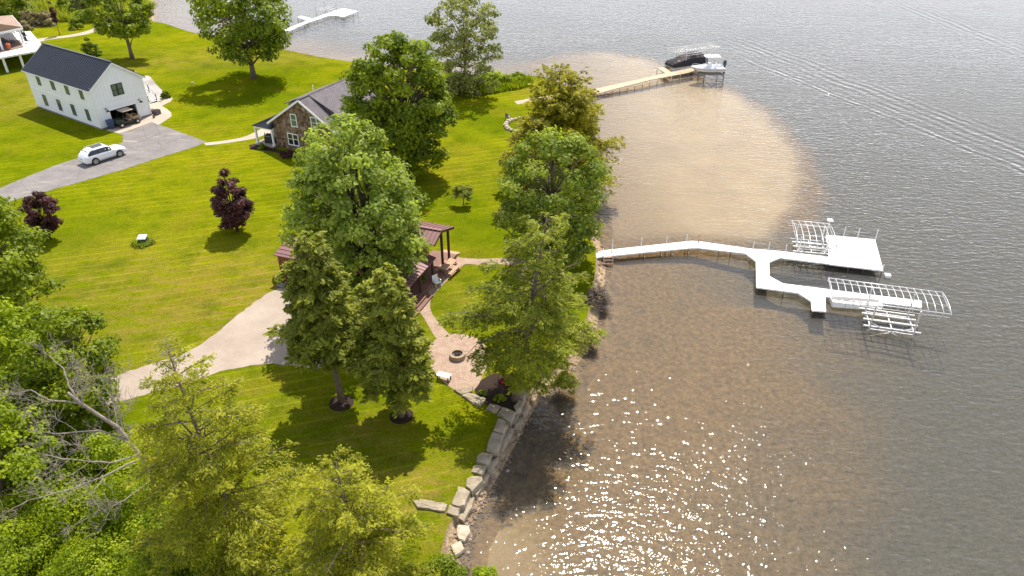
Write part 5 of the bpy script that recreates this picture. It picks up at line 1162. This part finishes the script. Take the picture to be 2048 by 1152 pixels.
    for x_ in (1.9, L_ - .5):
        m = MB(); m.bar((x_, -1.5, -.25), (x_, 1.5, -.25), .12); m.build('crossbeam', 'aluminium', lr)
        for y_ in (-1.45, 1.45): m = MB(); m.bar((x_, y_, -2.4), (x_, y_, .55), .10); m.build('post', 'rusty_steel', lr)
    for y_ in (-.6, .6): m = MB(); m.box(1.4, L_ - .3, y_ - .12, y_ + .12, -.18, .14); m.build('bunk', 'grey_board', lr)
    for y_ in (-1.45, 1.45): m = MB(); m.bar((1.9, y_, -.5), (L_ - .5, y_, -.5), .08); m.build('side_rail', 'aluminium', lr)
motorboat()
# ---------------------------------------------------------------- trees and plants
def TB(x, y, top=None, h=None):
    b = G(x, y); hh = h or rise(b, top); return b, hh
def RW(b, wpx, z): return wpx / 2 * depth((b.x, b.y, z)) / FPX
b, h = TB(265, 118, h=12.5); broadleaf('maple_tree', 'maple standing behind the white barn beside the curved lake house walk', 'tree', b, h, RW(b, 120, 6), 4.4, 'dark_maple_leaf', seed=11, n=95, per=80, size=.46, prof='barrel', trunk=.34, gap=.45)
b, h = TB(508, 157, h=15.5); broadleaf('maple_tree', 'full round maple alone on the lawn above the stone cottage, near the water', 'tree', b, h, RW(b, 192, 7), 4.6, 'dark_maple_leaf', seed=12, n=170, per=85, size=.46, prof='barrel', trunk=.42, gap=.6)
b, h = TB(815, 347, top=66); broadleaf('maple_tree', 'large dense oval maple between the stone cottage and the lake', 'tree', b, h, RW(b, 196, 6), 1.4, 'dark_maple_leaf', seed=13, n=310, per=88, size=.38, prof='barrel', trunk=.40, gap=.72, clump=.15)
b, h = TB(932, 186, top=-14); broadleaf('willow_tree', 'airy grey green tree with slim trunk on the shore', 'tree', b, h, RW(b, 168, 6), .8, 'willow_leaf', seed=14, n=190, per=46, size=.38, prof='barrel', trunk=.2, gap=.2, clump=.13, bark='grey_bark')
b, h = TB(758, 612, top=222); broadleaf('ash_tree', 'tall multi stemmed pale green tree rising over the wood cabin', 'tree', b, h, RW(b, 284, 8), 3.2, 'ash_leaf', seed=15, n=320, per=80, size=.30, prof='maple', lean=(-1.4, 0), trunk=.26, stems=4, gap=.4, clump=.125, bark='dark_bark')
b, h = TB(1100, 520, top=262); broadleaf('shore_maple', 'leafy green tree beside the start of the white dock', 'tree', b, h, RW(b, 226, 5.5), .8, 'shore_leaf', seed=16, n=200, per=85, size=.30, prof='barrel', trunk=.28, gap=.5, clump=.15, lean=(.1, 0))
b, h = TB(475, 462, top=334); broadleaf('plum_tree', 'small dark purple tree alone in the middle of the lawn', 'tree', b, h, RW(b, 82, 3), 1.05, 'purple_leaf', seed=17, n=90, per=110, size=.24, prof='egg', trunk=.13, gap=.4, bark='dark_bark', clump=.22)
b, h = TB(100, 478, top=380); broadleaf('plum_tree', 'dark purple tree half hidden behind green branches at the left', 'tree', b, h, RW(b, 70, 3), 1.0, 'purple_leaf', seed=18, n=80, per=110, size=.24, prof='round', trunk=.12, gap=.4, bark='dark_bark', clump=.22)
b, h = TB(927, 409, top=370); broadleaf('weeping_tree', 'tiny umbrella shaped tree on the lawn right of the large maple', 'tree', b, 2.3, RW(b, 44, 1.5), 1.2, 'cedar_leaf', seed=19, n=34, per=70, size=.18, prof='bush', trunk=.06, gap=.2, clump=.26)
b, h = TB(120, 70, top=25); broadleaf('young_plum_tree', 'slim young purple tree staked in the far lawn by the reeds', 'tree', b, 6.2, RW(b, 14, 4), 2.6, 'purple_leaf', seed=20, n=26, per=60, size=.3, prof='column', trunk=.07, gap=.2, clump=.4)
# conifers
b, h = TB(684, 802, top=478); conifer('white_cedar', 'left of two tall cedars with bare pale trunk in a mulch ring', 'tree', b, h, RW(b, 162, 5), 4.0, 'cedar_leaf', seed=21, nb=110, per=24, size=.32, width=.42, prof='spire', trunk=.24, droop=.35, upt=.30, twig=.5, lean=(-.9, .9), lat=1.15)
b, h = TB(802, 832, top=538); conifer('white_cedar', 'right of two tall cedars beside the brick patio', 'tree', b, h, RW(b, 154, 5), 2.5, 'cedar_leaf', seed=22, nb=110, per=24, size=.32, width=.42, prof='spire', trunk=.22, droop=.35, upt=.30, twig=.5, lean=(-.2, .5), lat=1.15)
b, h = TB(1030, 800, top=424); conifer('hemlock_tree', 'leaning feathery yellow green hemlock at the stone wall over the water', 'tree', b, h, RW(b, 268, 6), 2.6, 'hemlock_leaf', seed=23, nb=84, per=27, size=.26, width=.32, prof='spire', trunk=.27, droop=.28, upt=.18, twig=.5, lean=(1.9, .8), dead=.12, lat=1.1)
b, h = TB(1112, 372, top=124); conifer('golden_cedar', 'dense golden cedar with two pointed tops near the tan dock', 'tree', b, h, RW(b, 244, 5), .6, 'cedar_gold_leaf', seed=24, nb=170, per=24, size=.32, width=.45, prof='cone', trunk=.28, droop=.3, upt=.42, twig=.55, tops=2, lat=1.25)
b, h = TB(485, 1150, top=716); conifer('hemlock_tree', 'sparse yellow hemlock with crooked trunk beside the bare branches', 'tree', b, h, RW(b, 330, 7), 1.6, 'larch_leaf', seed=25, nb=105, per=36, size=.18, width=.34, prof='spire', trunk=.22, droop=.22, upt=.16, twig=.5, lean=(-.9, 1.8), dead=.12, bend=.22, lat=1.0)
b, h = TB(735, 1250, top=930); conifer('hemlock_tree', 'yellow hemlock top on the lowest edge of the lawn, left of the stone corner', 'tree', b, h, RW(b, 300, 5), 1.0, 'larch_leaf', seed=26, nb=115, per=34, size=.18, width=.34, prof='spire', trunk=.22, droop=.25, upt=.2, twig=.5, lean=(-.3, .6), dead=.10, lat=1.0)
# broadleaf trees along the left edge
b = G(28, 655); broadleaf('field_maple', 'tall green tree at the left edge beside the asphalt driveway', 'tree', b, rise(b, 328), RW(b, 270, 6), 1.2, 'maple_leaf', seed=31, n=170, per=90, size=.30, prof='egg', trunk=.3, gap=.45, clump=.16)
b = G(20, 860); broadleaf('field_maple', 'bright green tree at the left edge below the purple tree', 'tree', b, rise(b, 575), RW(b, 250, 5), 1.0, 'bright_leaf', seed=32, n=150, per=100, size=.24, prof='maple', trunk=.26, gap=.4, clump=.17)
b = G(175, 850); broadleaf('field_maple', 'dark green spreading tree above the bare branches at the gravel drive', 'tree', b, rise(b, 600), RW(b, 240, 5), .8, 'maple_leaf', seed=33, n=150, per=100, size=.22, prof='maple', trunk=.24, gap=.35, clump=.16)
b = G(20, 1010); broadleaf('field_maple', 'shaded green tree below the bright tree at the left edge', 'tree', b, rise(b, 760), RW(b, 260, 4), .7, 'bright_leaf', seed=34, n=140, per=95, size=.20, prof='maple', trunk=.2, gap=.3, clump=.16)
def bush(x, y, hh, wpx, leaf, seed, label, n=60, per=90, size=.16, name='shrub', prof='bush', cat='shrub', gap=.2, group=None, clump=.26):
    b = G(x, y); return broadleaf(name, label, cat, b, hh, RW(b, wpx, hh * .5), .05, leaf, seed=seed, n=n, per=per, size=size, prof=prof, trunk=.05, gap=gap, clump=clump, group=group, crown='leaves', stem='stem')
bush(40, 1150, 3.4, 200, 'bright_leaf', 41, 'bright lush bush in the lowest left corner', 90, 130, .15)
bush(190, 1170, 3.0, 210, 'bright_leaf', 42, 'bright green bush in front of the bare branches', 90, 120, .14)
bush(320, 1180, 3.2, 200, 'bright_leaf', 43, 'light green bush between the bare branches and crooked hemlock', 90, 120, .13)
bush(120, 1050, 2.8, 190, 'bright_leaf', 44, 'pale green bush under the bare branches', 80, 120, .14)
bush(560, 1200, 2.2, 150, 'bright_leaf', 45, 'fresh green bush at the foot of the crooked hemlock', 70, 110, .12)
bush(40, 1060, 2.0, 120, 'cedar_leaf', 46, 'dusky low bush at the left edge under the shaded tree', 60, 100, .13)
bush(885, 1165, 1.7, 110, 'maple_leaf', 47, 'leafy shrub at the water edge below the flat sandy rocks', 60, 110, .12)
bush(968, 1165, 1.3, 60, 'bright_leaf', 48, 'small bright shrub standing in the shallow water edge', 34, 90, .10)
bush(430, 1010, 1.2, 120, 'larch_leaf', 49, 'low yellow shrub behind the crooked hemlock trunk', 40, 90, .11)
bush(250, 1040, 3.2, 160, 'bright_leaf', 141, 'fresh lime bush right under the bare birch trunk', 70, 100, .15)
bush(340, 1090, 2.8, 160, 'bright_leaf', 142, 'tall lime bush left of the crooked hemlock foot', 70, 100, .15)
bush(450, 1185, 2.4, 170, 'bright_leaf', 143, 'lime bush directly under the crooked hemlock', 70, 100, .14)
bush(640, 1205, 2.2, 150, 'larch_leaf', 144, 'yellow bush between the two yellow hemlocks', 70, 100, .14)
bush(110, 960, 2.6, 170, 'maple_leaf', 145, 'dark bush in the shade of the bare birch limbs', 70, 100, .17)
bush(205, 935, 2.8, 140, 'bright_leaf', 146, 'light bush behind the bare birch trunk', 60, 90, .17)
bush(185, 112, 3.2, 36, 'maple_leaf', 50, 'rounded dark shrub behind the black barn roof', 40, 70, .3)
bush(332, 196, 1.1, 20, 'maple_leaf', 51, 'small round shrub at the foot of the barn stairs', 26, 60, .18)
bush(153, 58, 2.0, 32, 'maple_leaf', 52, 'low clipped bush beside the curved lake house walk', 30, 60, .3)
bush(168, 45, 2.4, 56, 'bright_leaf', 53, 'light green bush behind the clipped bush', 36, 60, .34)
bush(131, 26, 4.8, 36, 'maple_leaf', 54, 'dark bush at the edge of the reeds', 40, 60, .4)
bush(170, 30, 6.5, 52, 'willow_leaf', 55, 'grey green bush tree rising beside the reeds', 50, 60, .4, prof='egg')
bush(150, 36, 2.2, 40, 'bright_leaf', 74, 'yellowish bush under the grey green bush tree', 30, 60, .35)
bush(52, 60, 1.8, 30, 'drygrass_leaf', 56, 'tan brown shrub at the corner of the lake house roof', 26, 60, .3)
bush(20, 22, 9.0, 120, 'cedar_leaf', 57, 'tall olive thicket tree behind the lake house roof', 90, 70, .45, prof='egg')
bush(48, 40, 6.0, 60, 'maple_leaf', 58, 'darker green bush tree right of the olive thicket', 50, 70, .42, prof='egg')
bush(-20, 30, 9.0, 90, 'maple_leaf', 59, 'green thicket tree at the far left corner', 60, 70, .45, prof='egg')
for k, (x, y, hh, w_) in enumerate(((72, 52, 2.6, 40), (95, 50, 2.8, 40), (60, 46, 3.0, 36))): bush(x, y, hh, w_, 'drygrass_leaf', 60 + k, ('brownish brush clump behind the young purple tree', 'brownish brush clump right beside the young purple tree', 'brownish brush clump next to the lake house shrub')[k], 30, 60, .32, group='brush along the reeds')
for k, (x, y, hh, w_, lb) in enumerate(((1010, 168, 1.5, 50, 'bright waterside bush right of the airy shore tree'), (1034, 160, 1.3, 40, 'bright waterside bush at the tip of the lawn'), (900, 176, 1.3, 50, 'bright waterside bush left of the airy shore tree'), (960, 178, 1.2, 60, 'bright waterside bush in front of the airy shore tree'), (985, 160, 1.4, 60, 'bright waterside bush behind the airy shore tree'))): bush(x, y, hh, w_, 'bright_leaf', 65 + k, lb, 34, 70, .26, group='waterside bushes')
bush(1010, 440, 1.6, 56, 'cedar_leaf', 71, 'olive bush at the lawn edge left of the dock tree', 44, 90, .16)
bush(1195, 600, 1.3, 60, 'twig_leaf', 72, 'grey leafless bush on the bank below the dock start', 50, 70, .13)
bush(1178, 680, 1.2, 50, 'drygrass_leaf', 73, 'straw coloured bush on the bank beside the hemlock', 40, 70, .13)
bush(1130, 770, 1.1, 60, 'cedar_leaf', 75, 'olive bush hanging over the bank by the hemlock trunk', 40, 80, .13)
bush(1000, 800, .45, 26, 'bright_leaf', 76, 'small green plant at the tip of the mulch bed', 18, 60, .08)
bush(1010, 765, .3, 26, 'red_leaf', 77, 'reddish ground plant in the mulch bed', 22, 50, .08)
bush(965, 790, .4, 20, 'maple_leaf', 78, 'small dark plant at the edge of the mulch bed', 14, 50, .08)
bush(578, 562, 1.3, 40, 'red_leaf', 79, 'pink flowering shrub at the cabin wall', 30, 70, .12)
bush(556, 562, .8, 24, 'maple_leaf', 80, 'low green shrub at the cabin corner', 20, 60, .12)
bush(845, 566, .9, 34, 'maple_leaf', 81, 'green shrub between the cabin posts and deck chairs', 26, 70, .11)
bush(525, 296, .6, 22, 'maple_leaf', 82, 'low shrub in the bed under the cottage porch', 16, 50, .14)
bush(575, 312, .8, 40, 'purple_leaf', 83, 'dark low shrub in the bed at the cottage wall', 22, 50, .16)
bush(287, 488, .45, 46, 'maple_leaf', 84, 'ring of ground plants around the green utility cabinet', 40, 50, .12)
c = G(118, 63)
blades('marsh_reeds', '', '', px([(40, -70), (298, -70), (294, 10), (280, 40), (225, 42), (190, 40), (120, 45), (60, 52), (30, 40)]), 'reed_leaf', 42000, 1.5, 91, kind='stuff', wid=.10)
blades('shore_grass', '', '', px([(880, 150), (940, 156), (1000, 158), (1060, 158), (1068, 172), (1030, 180), (960, 192), (890, 182)]), 'grass_blade', 9000, .75, 92, kind='stuff', wid=.07)
# ---------------------------------------------------------------- dead birch leaning over the thicket
def birch():
    rt = G(318, 1045); root = thing('dead_birch', 'bare leafless pale birch leaning left over the thicket', 'tree', rt); rng = random.Random(4)
    def Q(x, y, h_): return G(x, y, h_) - rt
    tr = MB(); br = MB()
    def limb(pts, r0, r1, mb, kids=0, depth_=0):
        pts = [Vector(p) for p in pts]; d_ = []
        for i in range(len(pts) - 1):
            for k in range(4): d_.append(pts[i].lerp(pts[i + 1], k / 4) + Vector((rng.uniform(-1, 1), rng.uniform(-1, 1), rng.uniform(-1, 1))) * .035)
        d_.append(pts[-1]); n = len(d_); r0 *= .75 if depth_ == 0 else 1; mb.tube(d_, [r0 + (r1 - r0) * i / (n - 1) for i in range(n)], 6 if r0 > .03 else 4)
        for k in range(kids):
            i = rng.randrange(n // 4, n - 1); dr = (d_[min(i + 1, n - 1)] - d_[i - 1]).normalized(); ln = (.45 + 1.1 * rng.random()) * (1.0 if depth_ == 0 else .55)
            o_ = Vector((rng.uniform(-1, 1), rng.uniform(-1, 1), rng.uniform(-.5, .9))); o_ = (o_ - dr * o_.dot(dr)).normalized(); e_ = d_[i] + (dr * .75 + o_ * .7) * ln
            rr_ = max((r0 + (r1 - r0) * i / n) * .42, .009); mid = d_[i].lerp(e_, .5) + o_ * ln * .08
            limb([d_[i], mid, e_], rr_, .006, br, 5 if depth_ == 0 else (2 if depth_ == 1 else 0), depth_ + 1)
    limb([(0, 0, -.1), Q(312, 985, 2.2), Q(285, 915, 4.3), Q(235, 855, 6.0), Q(165, 808, 7.6), Q(135, 785, 8.2)], .20, .07, tr, 5)
    limb([Q(165, 808, 7.6), Q(137, 770, 8.3), Q(128, 738, 8.8), Q(100, 712, 9.2)], .07, .02, br, 6)
    limb([Q(165, 808, 7.6), Q(100, 800, 8.0), Q(60, 780, 8.3), Q(25, 790, 8.4)], .06, .015, br, 6)
    limb([Q(265, 885, 5.0), Q(200, 860, 6.2), Q(110, 868, 6.6), Q(55, 860, 6.8)], .08, .018, br, 7)
    limb([Q(280, 910, 4.4), Q(220, 925, 5.2), Q(140, 920, 5.8), Q(70, 905, 6.2)], .075, .016, br, 8)
    limb([Q(285, 915, 4.3), Q(225, 945, 4.8), Q(150, 975, 5.1), Q(60, 1000, 5.2), Q(20, 1020, 5.1)], .085, .015, br, 8)
    limb([Q(292, 930, 3.8), Q(250, 880, 5.0), Q(235, 800, 6.6), Q(240, 740, 7.6)], .06, .012, br, 6)
    limb([Q(235, 855, 6.0), Q(225, 800, 7.0), Q(195, 745, 8.2)], .05, .012, br, 8)
    limb([Q(305, 960, 3.0), Q(250, 1000, 3.2), Q(190, 1030, 3.3), Q(120, 1065, 3.2)], .05, .012, br, 8)
    limb([Q(300, 950, 3.2), Q(330, 870, 4.8), Q(335, 760, 6.6), Q(345, 700, 7.6)], .05, .010, br, 6)
    tr.build('trunk', 'dead_wood', root, True); br.build('branches', 'dead_wood', root)
birch()
t = G(300, 960)
